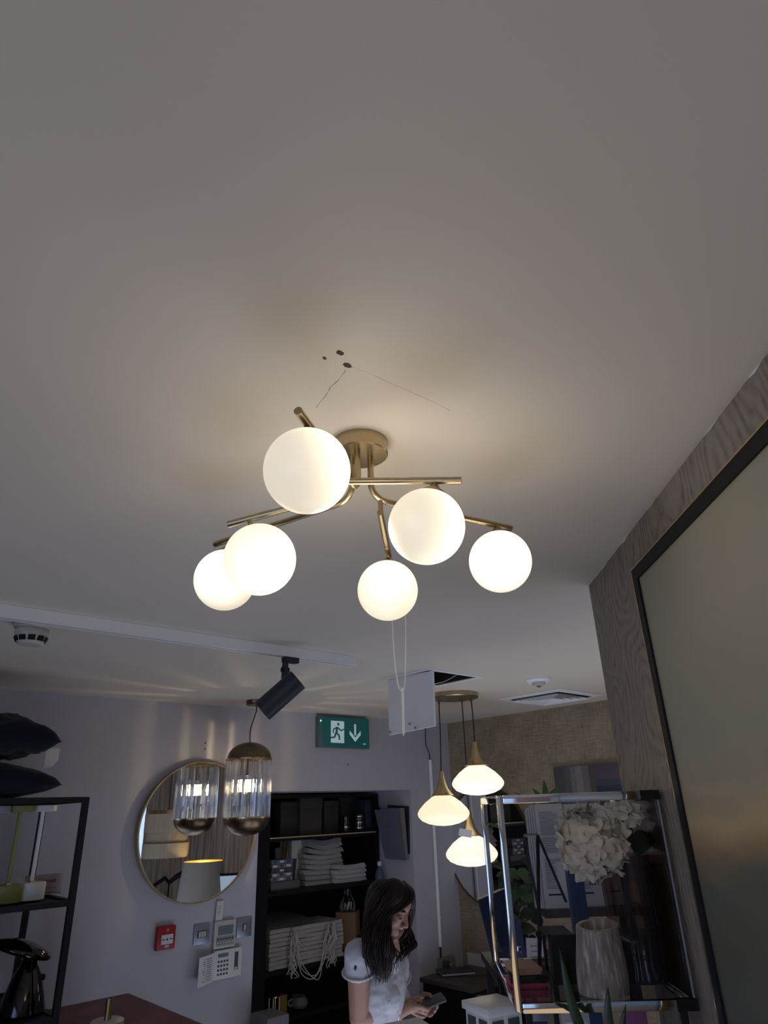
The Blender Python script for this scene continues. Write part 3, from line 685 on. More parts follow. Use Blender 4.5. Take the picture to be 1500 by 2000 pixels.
obj('round_button', MB().ell(q+Vector((.073, -.030, -.020)), (.007, .003, .007), n=12), M['white_plastic'], kp)
hz = q+Vector((-.052, -.026, 0)); d = Vector((-.10, -.034, 0)); 
flp = MB().slab([hz+Vector((0, 0, -.058)), hz+Vector((0, 0, .062)), hz+d+Vector((0, 0, .058)), hz+d+Vector((0, 0, -.066))], (-.001, -.004, 0))
fo = obj('flap', flp, M['white_plastic'], kp, smooth=False)
for r2 in range(11):
    k = MB(); 
    for a, b in ((.14, .48), (.56, .60+.02*((r2*7) % 9))):
        z_ = .045-.009*r2; n_ = Vector((-.002, -.0052, 0))
        k.slab([hz+d*a+n_+Vector((0, 0, z_)), hz+d*a+n_+Vector((0, 0, z_-.0022)), hz+d*b+n_+Vector((0, 0, z_-.0022)), hz+d*b+n_+Vector((0, 0, z_))], (0, -.0003, 0))
    obj('print_line', k, M['greycard'], kp, smooth=False)

# ------------------------------------------------------------------ black metal shelf unit on the left
FX, FY0, FY1 = 1.012, 2.9, 3.42; SX0 = -.25; T = .022
zA = 1.722; zB = pl(136, 1758, 1, FY0).z; zC = pl(112, 1984, 1, FY0).z
su = thing('metal_shelf_unit', ((FX+SX0)/2, (FY0+FY1)/2, 0), 'open black metal shelf unit at the left edge against the grey wall', 'shelf unit')
for x in (FX, SX0):
    for y in (FY0, FY1): obj('post', MB().box((x, y, zA/2), (T, T, zA)), M['blackmetal'], su, smooth=False)
for z_, nm in ((zA-.009, 'top_shelf'), (zB-.009, 'shelf'), (zC-.009, 'shelf')):
    k = MB().box(((FX+SX0)/2, (FY0+FY1)/2, z_), (FX-SX0-T, FY1-FY0-T, .005))
    for y in (FY0, FY1): k.box(((FX+SX0)/2, y, z_), (FX-SX0-T, T, .020))
    for x in (FX-.0, SX0): k.box((x, (FY0+FY1)/2, z_), (T*.9, FY1-FY0-T, .020))
    obj(nm, k, M['blackmetal'], su, smooth=False)
# scatter cushions
def cushion(c, hw, hd, hh, label, wr):
    k = MB(); n = 26; V = {}
    t = bmesh.new()
    for side in (1, -1):
        for i in range(n+1):
            for j in range(n+1):
                u, v = 2*i/n-1, 2*j/n-1
                edge = max(0, (1-u**2))**.38*max(0, (1-v**2))**.38
                pinch = 1-.10*(1-abs(u*v)**.6)*0-.07*((1-abs(u))*(abs(v)**3)+(1-abs(v))*(abs(u)**3))
                z_ = (hh*1.3 if side > 0 else -hh*.60)*edge + (.012*wr*noise.noise(Vector((u*4.5, v*4.5+side*7, wr)))*edge + .006*wr*noise.noise(Vector((u*11, v*7+side*3, wr*2)))*edge)
                z_ -= .25*hh*(1-edge)*0
                V[side, i, j] = (c[0]+u*hw*pinch, c[1]+v*hd*pinch, c[2]+z_)
    vs = []; ix = {}
    for key, v in V.items():
        if key[0] == -1 and (key[1] in (0, n) or key[2] in (0, n)): continue
        ix[key] = len(vs); vs.append(v)
    g = lambda s, i, j: ix.get((s, i, j), ix.get((1, i, j)))
    fs = [[g(s_, i, j), g(s_, i+1, j), g(s_, i+1, j+1), g(s_, i, j+1)] for s_ in (1, -1) for i in range(n) for j in range(n)]
    k.mesh(vs, fs); t.free()
    root = thing('cushion', (c[0], c[1], c[2]-hh), label, 'cushion', 'dark cushions on the shelf unit')
    cv = obj('cover', k, M['navy'], root, angle=80)
    return root
r1 = pl(118, 1478, 1, 3.12); r2_ = pl(124, 1532, 1, 3.12)
topc = cushion((r1.x-.285-.07, 3.14, zA+.203), .285, .26, .092, 'upper dark blue velvet cushion with a white care tag', 2.2)
cushion((r2_.x-.29-.075, 3.14, zA+.045), .29, .265, .072, 'lower flat dark navy cushion lying on the shelf top', .6)
q = pl(100, 1480, 1, 2.99)
obj('label_card', MB().slab([pl(91, 1461, 1, 2.96), pl(117, 1462, 1, 2.99), pl(114, 1484, 1, 2.99), pl(101, 1498, 1, 2.97), pl(85, 1501, 1, 2.96)], (0, .0015, 0)), M['paper'], topc, smooth=False, label='white sewn care tag')
for i in range(4): obj('print_line', MB().box(q+Vector((-.010, -.012, .022-.012*i)), (.018, .0006, .0018)), M['greycard'], topc, smooth=False)
# three slim table lamps
def table_lamp(bpx, mt, nm, label):
    b0 = pl(bpx[0], bpx[1], 2, zB+.001); 
    L = thing('table_lamp', b0, label, 'table lamp')
    obj('base', MB().lathe([(0, 0), (.051, 0), (.052, .002), (.052, .056), (.050, .058), (0, .058)], b0, 48), mt, L)
    obj('stem', MB().tube([b0+Vector((0, 0, .056)), b0+Vector((0, 0, zA-zB-.046))], .0075, 16), mt, L)
    obj('head', MB().lathe([(0, 0), (.048, 0), (.050, .002), (.050, .022), (.048, .024), (0, .024)], b0+Vector((0, 0, zA-zB-.048)), 48), mt, L)
    obj('plug_ring', MB().lathe([(.0075, .058), (.012, .058), (.011, .063), (.0075, .064)], b0, 20), M['goldshade'], L)
    return L
table_lamp((56, 1757), M['white_p'], 'w', 'matt white cordless table lamp with drum base, rightmost of three')
table_lamp((9, 1763), M['green_p'], 'g', 'olive green cordless table lamp with drum base, beside the white one')
table_lamp((-43, 1769), M['grey_p'], 'l', 'lilac grey cordless table lamp, its disc head just in view at the left edge')
# pink sign card
k0 = [pl(49, 1708, 1, 3.18), pl(123, 1702, 1, 3.18), pl(117, 1755, 1, 3.18), pl(49, 1762, 1, 3.18)]
zz = zB+.002; pk = thing('price_sign', ((k0[0].x+k0[1].x)/2, 3.18, zz), 'pale pink acrylic price sign on the shelf behind the white lamp', 'sign')
X0, X1 = k0[0].x, k0[1].x; Z1 = k0[1].z-.004
obj('card', MB().box(((X0+X1)/2, 3.18, (zz+Z1)/2), (X1-X0-.008, .002, Z1-zz-.004)), M['pink'], pk, smooth=False)
obj('holder', MB().box(((X0+X1)/2, 3.176, (zz+Z1)/2), (X1-X0, .004, Z1-zz)).box(((X0+X1)/2, 3.19, zz+.002), (X1-X0, .05, .003)), M['clear'], pk, smooth=False)
text_part('heading', 'CORDLESS TABLE LAMP', .0165, (X0+.012, 3.1735, Z1-.032), (1, 0, 0), (0, 0, 1), M['ink'], pk, sx=.95*(X1-X0)/.22)
for i in range(5): obj('print_line', MB().box(((X0+X1)/2, 3.1735, Z1-.05-.016*i), ((X1-X0)*(.72-.1*(i % 2)), .0004, .0022)), mat('soft_ink_%d' % i, (.20, .12, .12), .7), pk, smooth=False)
# chrome mushroom lamp
b0 = Vector((pl(46, 1985, 1, 3.05).x, 3.05, zC+.001)); hd = pl(45, 1852, 1, 3.05)
mlp = thing('mushroom_lamp', b0, 'glossy black chrome mushroom table lamp with a tilted cap on the lowest shelf', 'table lamp')
M['blackchrome'] = mat('black_chrome', (.05, .05, .055), .08, 1)
hh = hd.z-b0.z
obj('body', MB().lathe([(0, 0), (.080, 0), (.079, .012), (.068, .05), (.050, .11), (.030, hh*.72), (.018, hh*.93), (0, hh*.95)], b0+Vector((-.01, 0, 0)), 48), M['blackchrome'], mlp)
obj('cap', MB().lathe([(0, -.008), (.05, -.012), (.09, -.018), (.106, -.014), (.110, -.005), (.100, .007), (.070, .018), (.035, .025), (0, .027)], hd, 56, (.30, -.06, .95)), M['blackchrome'], mlp, angle=70)
obj('switch', MB().ell(b0+Vector((.040, -.02, .10)), (.010, .008, .012), n=12), M['blackmetal'], mlp)

# ------------------------------------------------------------------ burgundy table with marble and brass holder
ZT = .97
bcn = pl(252, 1938, 2, ZT)
TW = bcn.x-1.05
bt = thing('cloth_table', (bcn.x-TW/2, bcn.y-.5, 0), 'burgundy cloth covered display table below the wall controls', 'table')
obj('table_top', MB().box((bcn.x-TW/2, bcn.y-.5, ZT-.02), (TW, 1.0, .04), bev=.012), M['burgundy'], bt)
k = MB(); n = 160
def per(i):
    s_ = (i/n)*4; sd_, f_ = int(s_) % 4, s_ % 1
    x, y = [(TW*(f_-.5), -.5), (TW/2, -.5+f_), (TW*(.5-f_), .5), (-TW/2, .5-f_)][sd_]
    return x, y
for z_ in range(1):
    top = []; bot = []
    for i in range(n):
        x, y = per(i); w_ = .5+.5*sin(i*.9); top.append(k.bm.verts.new((bcn.x-TW/2+x*.985, bcn.y-.5+y*.985, ZT-.012))); bot.append(k.bm.verts.new((bcn.x-TW/2+x*(1.0+.01*w_), bcn.y-.5+y*(1.0+.01*w_), .06)))
    for i in range(n): k.bm.faces.new((top[i], top[(i+1) % n], bot[(i+1) % n], bot[i]))
obj('table_skirt', k, M['burgundy'], bt, angle=80)
q = pl(208, 1999, 2, ZT); q.z = ZT
q = Vector((pl(209, 1998, 2, ZT+.02).x, pl(209, 1998, 2, ZT+.02).y, ZT))
mh = thing('marble_candle_holder', q, 'round pale marble holder with a short brass tube on the burgundy table', 'candle holder')
obj('marble_base', MB().lathe([(0, 0), (.056, 0), (.058, .003), (.056, .026), (.050, .030), (0, .030)], q, 40), M['marble'], mh)
obj('brass_tube', MB().lathe([(0, .03), (.0125, .03), (.0125, .092), (.0105, .092), (.0105, .05), (0, .05)], q, 28), M['brass'], mh)
# ------------------------------------------------------------------ black bookcase standing in the recess
BX0, BX1, BY0, BY1 = XN0+.012, XN1-.012, YN, YN+.33
bk = thing('bookcase', ((BX0+BX1)/2, (BY0+BY1)/2, 0), 'tall black bookcase with open shelves standing in the wall recess', 'bookcase')
for x0_, x1_ in ((BX0, 2.505), (BX1-.03, BX1)): obj('side_panel', MB().box(((x0_+x1_)/2, (BY0+BY1)/2, .86), (x1_-x0_, BY1-BY0, 1.72)), M['black'], bk, smooth=False)
obj('back_panel', MB().box(((BX0+BX1)/2, BY1+.004, .86), (BX1-BX0, .008, 1.72)), M['black'], bk, smooth=False)
ZS = {1: 1.497, 2: pl(600, 1734, 1, YN).z, 3: pl(600, 1883, 1, YN).z, 4: .56}
for i, z_ in ZS.items():
    s_ = obj('shelf', MB().box(((2.505+BX1-.03)/2, (BY0+BY1)/2, z_-.0125), (BX1-.03-2.505-.002, BY1-BY0, .025)), M['black'], bk, smooth=False)
    if i == 1: obj('gold_edge', MB().box(((2.505+BX1-.03)/2, BY0-.002, z_-.004), (BX1-.03-2.505, .004, .007)), mat('pale_brass_strip', (.55, .42, .24), .4, .3), s_, smooth=False)
obj('top_panel', MB().box(((BX0+BX1)/2, (BY0+BY1)/2, 1.728), (BX1-BX0, BY1-BY0, .016)), M['black'], bk, smooth=False)
def shelf_rect(px0, px1, ytop, yf, zbase): 
    a = pl(px0, ytop, 1, yf); b = pl(px1, ytop, 1, yf); return a.x, b.x, zbase, (a.z+b.z)/2
def storage_box(x0p, x1p, yt, yf, d, label, m, lid=.03):
    x0_, x1_, z0_, z1_ = shelf_rect(x0p, x1p, yt, yf, ZS[1]); xm = (x0_+x1_)/2
    r = thing('storage_box', (xm, yf+d/2, z0_), label, 'box')
    obj('body', MB().box((xm, yf+d/2, (z0_+z1_-lid)/2), (x1_-x0_-.006, d-.006, z1_-lid-z0_), bev=.002), m, r)
    obj('lid', MB().box((xm, yf+d/2, z1_-lid/2), (x1_-x0_, d, lid), bev=.002), m, r)
    return r
M['boxd2'] = mat('dark_taupe_box', (.042, .036, .032), .7, var=.15)
storage_box(549, 585, 1566, 3.95, .22, 'dark lidded storage box, leftmost on the top shelf', M['boxdark'])
storage_box(587, 630, 1555, 3.92, .25, 'taller dark brown lidded storage box on the top shelf', M['boxd2'], .075)
storage_box(633, 662, 1564, 3.96, .2, 'dark storage box on the top shelf left of the glossy cups', M['boxdark'])
storage_box(663, 698, 1555, 4.05, .14, 'wide dark box behind the glossy cups on the top shelf', M['boxdark'])
M['navybox'] = mat('navy_box', (.022, .027, .045), .5)
storage_box(713, 735, 1562, 3.92, .2, 'narrow navy box at the right end of the top shelf', M['navybox'], .02)
x0_, x1_, z0_, z1_ = shelf_rect(699, 709, 1562, 4.02, ZS[1])
tag(obj('blue_card', MB().box(((x0_+x1_)/2, 4.02, (z0_+z1_)/2), (x1_-x0_, .004, z1_-z0_)), mat('pale_blue_card', (.08, .15, .24), .5), smooth=False), 'pale blue card standing behind the glossy black cups', 'card')
M['glossblack'] = mat('gloss_black_ceramic', (.01, .01, .012), .08, coat=1)
M['silver'] = mat('silver_band', (.75, .72, .66), .15, 1)
for (cx, by, ty, r_, bands, lab) in ((675, 1617, 1590, .025, 1, 'small glossy black pot with one silver band on the top shelf'), (701, 1615, 1588, .040, 3, 'larger glossy black pot with silver bands on the top shelf')):
    q = pl(cx, 1600, 1, 3.935); b0 = Vector((q.x, 3.935, ZS[1]+.0005)); h_ = .10 if bands == 1 else .112
    r = thing('black_pot', b0, lab, 'pot')
    obj('body', MB().lathe([(0, 0), (r_*.96, 0), (r_, .006), (r_, h_-.004), (r_*.97, h_), (r_*.9, h_), (r_*.9, .01), (0, .01)], b0, 32), M['glossblack'], r)
    for zz_ in ([.03] if bands == 1 else [.022, .055, .094]): obj('silver_band', MB().lathe([(r_+.0006, zz_), (r_+.001, zz_+.002), (r_+.0006, zz_+(.008 if bands == 1 else .006))], b0, 32), M['silver'], r)
# second shelf: books, white board, cloths
x0_, x1_, z0_, z1_ = shelf_rect(570, 598, 1637, 4.05, ZS[2])
tag(obj('white_box_file', MB().box(((x0_+x1_)/2, 4.10, (z0_+z1_)/2), (x1_-x0_, .10, z1_-z0_-.002), bev=.004), mat('cream_board', (.60, .58, .50), .6)), 'tall cream box file standing on the second shelf left of the folded cloths', 'box file')
for i, (a, b, lean) in enumerate(((549, 554, .02), (555, 559, .03), (561, 566, .035))):
    q0 = pl(a, 1642+2*i, 1, 4.08); q1 = pl(b, 1642, 1, 4.08)
    tag(obj('brochure', MB().slab([(q0.x-lean, 4.06, ZS[2]), (q1.x-lean, 4.06, ZS[2]), (q1.x+lean*.4, 4.10, q0.z), (q0.x+lean*.4, 4.10, q0.z)], (0, .05, 0)), mat('tan_paper_%d' % i, (.20+.03*i, .16+.03*i, .10+.02*i), .7), smooth=False),
        'thin tan brochure leaning on the second shelf, %s of three' % ['leftmost', 'middle', 'rightmost'][i], 'brochure')
q0 = pl(543, 1655, 1, 4.0)
tag(obj('leaflet', MB().box((q0.x+.02, 4.03, (ZS[2]+q0.z)/2+.02), (.035, .02, q0.z-ZS[2]-.05), Matrix.Rotation(-.1, 3, 'Y')), mat('lilac_card', (.18, .18, .26), .6), smooth=False), 'lilac grey leaflet standing above the small swatch boxes', 'leaflet')
x0_, x1_, _z, z1_ = shelf_rect(530, 586, 1721, 3.90, ZS[2])
tag(obj('grey_box', MB().box(((x0_+x1_)/2, 3.99, (ZS[2]+z1_)/2+.0005), (x1_-x0_, .18, z1_-ZS[2]), bev=.003), mat('taupe_grey_box', (.105, .095, .088), .7)), 'flat taupe grey box on the second shelf under the swatch boxes', 'box')
zc_ = z1_+.001
cols = [(.20, .22, .30), (.28, .22, .14), (.05, .06, .09), (.24, .20, .14), (.13, .16, .24)]
for j in range(5):
    w_ = (x1_-x0_)*(.74-.03*(j % 2)); hh_ = .024
    r = thing('swatch_box', (x0_+w_/2+.005, 3.96, zc_), 'small %s swatch box, %s in the pile on the grey box' % (['pale blue', 'tan', 'dark navy', 'buff', 'slate blue'][j], ['lowest', 'second from bottom', 'third from bottom', 'fourth from bottom', 'topmost'][j]), 'swatch box', 'swatch boxes on the second shelf')
    obj('box', MB().box((x0_+w_/2+.005+.004*(j % 2), 3.96, zc_+hh_/2), (w_, .10, hh_-.002), bev=.0015), mat('swatch_%d' % j, cols[j], .5), r)
    for i in range(3): obj('end_label', MB().box((x0_+.03+i*.05, 3.909, zc_+hh_/2), (.030, .001, .012)), M['paper'] if (i+j) % 2 else M['blue'], r, smooth=False)
    zc_ += hh_
tag(obj('pen_tray', MB().slab([(x1_-.030, 3.95, z1_+.001), (x1_-.008, 3.95, z1_+.001), (x1_+.008, 3.95, z1_+.115), (x1_-.030, 3.95, z1_+.115)], (0, .06, 0)), M['navybox'], smooth=False), 'tapered navy holder beside the swatch boxes', 'holder')
def cloth_layer(x0, x1, yf, d, z, h, bow, seed, name, lab, cat, grp, m):
    k = MB(); nx, rg = 16, random.Random(seed); vs = []; 
    cs = []
    nr = 10
    for i in range(nx+1):
        u = i/nx; x = x0+(x1-x0)*u; zz_ = z + bow*(2*abs(u-.5))**2 * (1 if u < .5 else .65); ring = []
        for j in range(nr):
            a = -pi/2 - pi*j/(nr-1)
            # folded front edge is rounded, back is flat
            ring.append((x, yf+h*.5+h*.5*(-1)*cos(a+pi/2)*(.9+.2*noise.noise(Vector((u*5, seed, j)))), zz_+h/2+h/2*sin(a)*-1*-1 + .0015*noise.noise(Vector((u*7, j, seed)))))
        ring += [(x, yf+d, zz_+h*.95), (x, yf+d, zz_+h*.05)]
        cs.append(ring)
    n = len(cs[0]); vs = [v for r_ in cs for v in r_]
    fs = [[i*n+j, i*n+(j+1) % n, (i+1)*n+(j+1) % n, (i+1)*n+j] for i in range(nx) for j in range(n)] + [list(range(n)), list(range(nx*n, (nx+1)*n))[::-1]]
    k.mesh(vs, fs)
    return tag(obj(name, k, m, angle=70), lab, cat, grp)
ordn = ['lowest', 'second from the bottom', 'third from the bottom', 'fourth from the bottom', 'fifth from the bottom', 'sixth from the bottom', 'seventh from the bottom', 'eighth from the bottom', 'ninth from the bottom']
xa = pl(599, 1700, 1, 3.95).x; xb = pl(672, 1700, 1, 3.95).x
for j in range(9):
    w_ = (0, .004, -.006, .010, .0, -.008, .006, -.004, -.012)[j]
    lab = 'folded off white cloth bag, %s in the taller stack' % ordn[j] if j < 8 else 'folded off white cloth bag, topmost of the taller stack and sagging'
    cloth_layer(xa+w_+(.004*j if j > 5 else 0), xb+w_*.8-(.04 if j < 2 else 0), 3.955+.003*(j % 3), .20, ZS[2]+.001+.0285*j, .027, .003*j + (.012 if j > 6 else 0), j, 'folded_cloth', lab, 'folded cloth', 'folded cloths in the tall stack', M['linen'])
xa = pl(654, 1710, 1, 3.905).x; xb = pl(716, 1700, 1, 3.905).x
for j in range(4):
    cloth_layer(xa+.006*(j % 2), xb-.004*(j % 2), 3.90-.0, .045, ZS[2]+.001+.0250*j, .024, .002+.006*(j == 3), 20+j, 'folded_cloth', 'folded white cloth bag, %s in the short stack in front' % (ordn[j] if j < 3 else 'topmost'), 'folded cloth', 'folded cloths in the short stack', mat('whiter_linen_%d' % j, (.50, .48, .48), .85, var=.05, bump=.2, scale=20))
# third shelf: bag stack, grey folder, cardboard box, clear bag
xa = max(pl(527, 1860, 1, 3.885).x, 2.520); xb = pl(671, 1850, 1, 3.885).x
zb0 = ZS[3]+.001; nb = 9; HB = (pl(600, 1806, 1, 3.885).z-ZS[3])/nb
M['bagcut'] = mat('bag_paper_lines', (.36, .34, .31), .8, var=.25, scale=3, stretch=(1, 1, 160))
for j in range(nb):
    rg = random.Random(40+j); da, db = rg.uniform(-.006, .006), rg.uniform(-.010, .008)
    k = MB(); nx = 12; vs = []
    for i in range(nx+1):
        u = i/nx; x = xa+da+(xb-xa+db-da)*u; wv = .003*noise.noise(Vector((u*4, j*2.3, 0))); z0_ = zb0+HB*j+wv
        yf = 3.885+rg.uniform(0, .006)
        vs += [(x, yf, z0_), (x, yf+.004*rg.random(), z0_+HB*.45), (x, yf, z0_+HB*.90), (x, yf+.26, z0_+HB*.90), (x, yf+.26, z0_)]
    fs = [[i*5+q_, i*5+(q_+1) % 5, (i+1)*5+(q_+1) % 5, (i+1)*5+q_] for i in range(nx) for q_ in range(5)] + [[0, 1, 2, 3, 4], [nx*5+4, nx*5+3, nx*5+2, nx*5+1, nx*5]]
    k.mesh(vs, fs)
    r = thing('paper_bag', ((xa+xb)/2, 4.0, zb0+HB*j), 'flat off white paper carrier bag, %s in the stack with rope handles' % (ordn[j] if j < nb-1 else 'topmost'), 'paper bag', 'flat paper bags with rope handles')
    obj('bag_body', k, M['bagcut'], r, smooth=False)
    zt_ = zb0+HB*j+HB*.5
    for hx, sp_ in ((.27, 1), (.80, -1)):
        cx = xa+(xb-xa)*hx
        for s_ in range(5):
            x_ = cx+rg.uniform(-.030, .030); dp = rg.uniform(.03, .075)+.004*j; sw = rg.uniform(-.03, .03)+.015*sp_
            pts = [(x_, 3.892, zt_), (x_+.004, 3.868, zt_+.004), (x_+sw*.4, 3.860+rg.uniform(-.012, .006), zt_-dp*.35), (x_+sw+rg.uniform(-.008, .008), 3.862+rg.uniform(-.016, .004), zt_-dp*.75), (x_+sw+rg.uniform(-.012, .012), 3.866, zt_-dp)]
            pts = [(a_, b_, max(c_, zb0-.055)) for a_, b_, c_ in pts]
            obj('rope_handle', MB().tube(spline(pts, 4), .0026, 6), M['rope'], r)
    if j in (2, 4, 6):
        x1_, x2_ = xa+(xb-xa)*.33, xa+(xb-xa)*.72; dz = {2: -.13, 4: -.16, 6: -.17}[j]
        pts = [(x1_, 3.862, zt_-.02), (x1_+.03, 3.852, zt_-.08-.01*j), ((x1_+x2_)/2-.02+.01*j, 3.848, zt_+dz-.01*j*(j == 6)), (x2_-.03, 3.85, zt_-.06), (x2_, 3.862, zt_+.01)]
        obj('rope_handle', MB().tube(spline(pts, 6), .0027, 6), M['rope'], r)
zt_ = zb0+HB*nb
tag(obj('grey_folder', MB().slab([(xa-.002, 3.93, zt_+.002), (xa+(xb-xa)*.72, 3.93, zt_+.002), (xa+(xb-xa)*.52, 4.18, zt_+.045), (xa-.002, 4.18, zt_+.045)], (0, 0, .006)), M['greycard'], smooth=False), 'large grey card folder lying on top of the paper bag stack', 'folder')
x0_, x1_ = pl(653, 1800, 1, 4.0).x, pl(706, 1800, 1, 4.0).x+.02; z1_ = pl(690, 1780, 1, 4.0).z
cb = thing('cardboard_box', ((x0_+x1_)/2, 4.08, ZS[3]), 'tall closed brown cardboard box right of the paper bags', 'cardboard box')
mrz = Matrix.Rotation(radians(38), 3, 'Z'); ccb = Vector(((x0_+x1_)/2+.012, 4.03, (ZS[3]+z1_)/2))
obj('carton', MB().box(ccb, (.135, .135, z1_-ZS[3]-.002), mrz, bev=.002), M['cardboard'], cb)
for s_ in (-.034, .034): obj('top_flap', MB().box(ccb+mrz@Vector((0, s_, (z1_-ZS[3])/2+.001)), (.135, .066, .003), mrz), M['cardboard'], cb, smooth=False)
text_part('box_print', 'FRAGILE', .017, ccb+mrz@Vector((-.045, -.0685, -.035)), mrz@Vector((1, 0, 0)), (0, 0, 1), M['wooddark'], cb)
# clear bag with bits, on the box
q = pl(700, 1770, 1, 4.0); k = MB(); zz_ = z1_+.003
cbz = z1_+.004
k.lathe([(0, 0), (.045, 0), (.055, .02), (.048, .05), (.030, .085), (.022, .115), (.034, .14)], (ccb.x, ccb.y, cbz), 24, flute=lambda a, z_: .10*sin(a*5+z_*60))
pb = thing('clear_bag', (ccb.x, ccb.y, cbz), 'crumpled clear plastic bag of small parts on the cardboard box', 'plastic bag')
obj('film', k, thin_glass('clear_film', (.84, .84, .86), .03, .25), pb, angle=80)
for i in range(5):
    a = i*1.3; obj('small_part', MB().tube([(ccb.x+.022*cos(a), ccb.y+.022*sin(a), cbz+.006), (ccb.x+.026*cos(a+.6), ccb.y+.02*sin(a+.6), cbz+.05)], .006, 8), [M['paper'], M['goldshade'], M['linen']][i % 3], pb)
# bottom of the bookcase
b0 = Vector((pl(583, 1985, 1, 3.97).x, 3.97, ZS[4]+.001)); 
jg = thing('ribbed_jug', b0, 'grey ribbed ceramic jug low in the dark bookcase', 'jug')
hj = pl(583, 1945, 1, 3.97).z-b0.z
obj('body', MB().lathe([(0, 0), (.035, 0), (.045, hj*.1), (.055, hj*.4), (.050, hj*.7), (.038, hj*.92), (.042, hj), (.038, hj), (.034, hj*.92), (0, hj*.9)], b0, 40, flute=lambda a, z_: .03*cos(a*16)), mat('grey_stoneware', (.14, .13, .125), .6), jg)
obj('handle', MB().tube(spline([b0+Vector((-.044, 0, hj*.85)), b0+Vector((-.075, 0, hj*.75)), b0+Vector((-.072, 0, hj*.45)), b0+Vector((-.05, 0, hj*.35))], 6), .006, 8), mat('grey_stoneware_handle', (.16, .15, .14), .6), jg)
b0 = Vector((pl(532, 1980, 1, 3.96).x+.01, 3.96, ZS[4]+.001))
cgl = thing('brass_lantern', b0, 'small dim brass and glass lantern at the lower left of the bookcase', 'lantern')
hl = pl(532, 1948, 1, 3.96).z-b0.z
for a in range(4): obj('corner_bar', MB().tube([b0+Vector((.03*cos(a*pi/2+.8), .03*sin(a*pi/2+.8), 0)), b0+Vector((.03*cos(a*pi/2+.8), .03*sin(a*pi/2+.8), hl))], .0028, 8), M['brass'], cgl)
obj('base', MB().lathe([(0, 0), (.034, 0), (.034, .012), (0, .012)], b0, 24), M['brass'], cgl); obj('top', MB().lathe([(0, hl+.006), (.034, hl+.006), (.034, hl), (0, hl)], b0, 24), M['brass'], cgl)
b0 = Vector((pl(554, 1995, 1, 3.94).x, 3.94, ZS[4]+.001))
tag(obj('yellow_box', MB().box(b0+Vector((0, .03, .045)), (.05, .05, .09), bev=.002), mat('dim_yellow_card', (.20, .12, .025), .6)), 'small dark yellow box beside the grey jug', 'box')
q = pl(500, 1975, 1, 3.50)
tag(obj('grey_cabinet', MB().box((q.x+.03, 3.42, q.z/2), (.13, .16, q.z), bev=.01), mat('light_grey_metal', (.16, .16, .17), .5)), 'light grey cabinet top just showing in front of the black bookcase', 'cabinet')
# papers and frame hung on the side wall of the recess
fr = thing('hanging_frame', (XN1, 3.73, 1.34), 'dark frame hung on the recess side wall behind the clipped sheets', 'frame')
xf = XN1-.012
pp = [pl(757, 1572, 0, xf), pl(797, 1575, 0, xf), pl(799, 1668, 0, xf), pl(758, 1668, 0, xf)]
obj('frame_board', MB().slab(pp, (.011, 0, 0)), M['navybox'], fr, smooth=False)
hp = thing('clipped_sheets', pl(775, 1680, 0, 3.39), 'thick sheaf of large grey blue sample sheets hanging on the recess side wall', 'sample sheets')
for j in range(7):
    t = j/6
    p0 = [pl(731+30*t, 1581-3*t, 0, 3.345+.018*t), pl(775+14*t, 1578, 0, 3.355+.018*t), pl(790+7*t, 1680-2*t, 0, 3.375+.018*t), pl(752+22*t, 1677+2*t, 0, 3.375+.018*t)]
    obj('sheet', MB().slab(p0, (.0022, 0, 0)), [mat('sheet_blue_grey', (.13, .14, .18), .6) if 'sheet_blue_grey' not in bpy.data.materials else bpy.data.materials['sheet_blue_grey'], M['greycard'], mat('sheet_cream', (.24, .22, .18), .7) if 'sheet_cream' not in bpy.data.materials else bpy.data.materials['sheet_cream']][min(2, (j+1)//2)], hp, smooth=False)
obj('clip', MB().slab([pl(729, 1578, 0, 3.34), pl(742, 1577, 0, 3.34), pl(742, 1581, 0, 3.34), pl(729, 1582, 0, 3.34)], (.004, 0, 0)), M['silver'], hp, smooth=False)
obj('pen_line', MB().tube(spline([pl(736, 1606, 0, 3.344), pl(746, 1612, 0, 3.346), pl(756, 1616, 0, 3.348), pl(766, 1612, 0, 3.350)], 5), .0007, 5), M['ink'], hp)
# blue bottle on the bookcase end
b0 = Vector((pl(742, 1735, 1, 3.80).x, 3.80, 1.12))
bo = thing('blue_spray_bottle', b0, 'translucent blue bottle on a bracket behind the seated woman', 'bottle')
obj('body', MB().lathe([(0, 0), (.028, 0), (.031, .01), (.031, .11), (.022, .14), (.012, .155), (.012, .17), (0, .17)], b0, 28), mat('blue_translucent_plastic', (.07, .09, .15), .3), bo)
obj('cap', MB().lathe([(0, .168), (.014, .168), (.014, .19), (.009, .195), (0, .195)], b0, 20), M['white_plastic'], bo)
obj('bracket', MB().box((3.37, 3.80, 1.115), (2*(3.415-3.37), .09, .01)).box(((b0.x+3.37)/2, 3.80, 1.115), (3.40-b0.x+.06, .07, .009)), M['blackmetal'], bo, smooth=False)

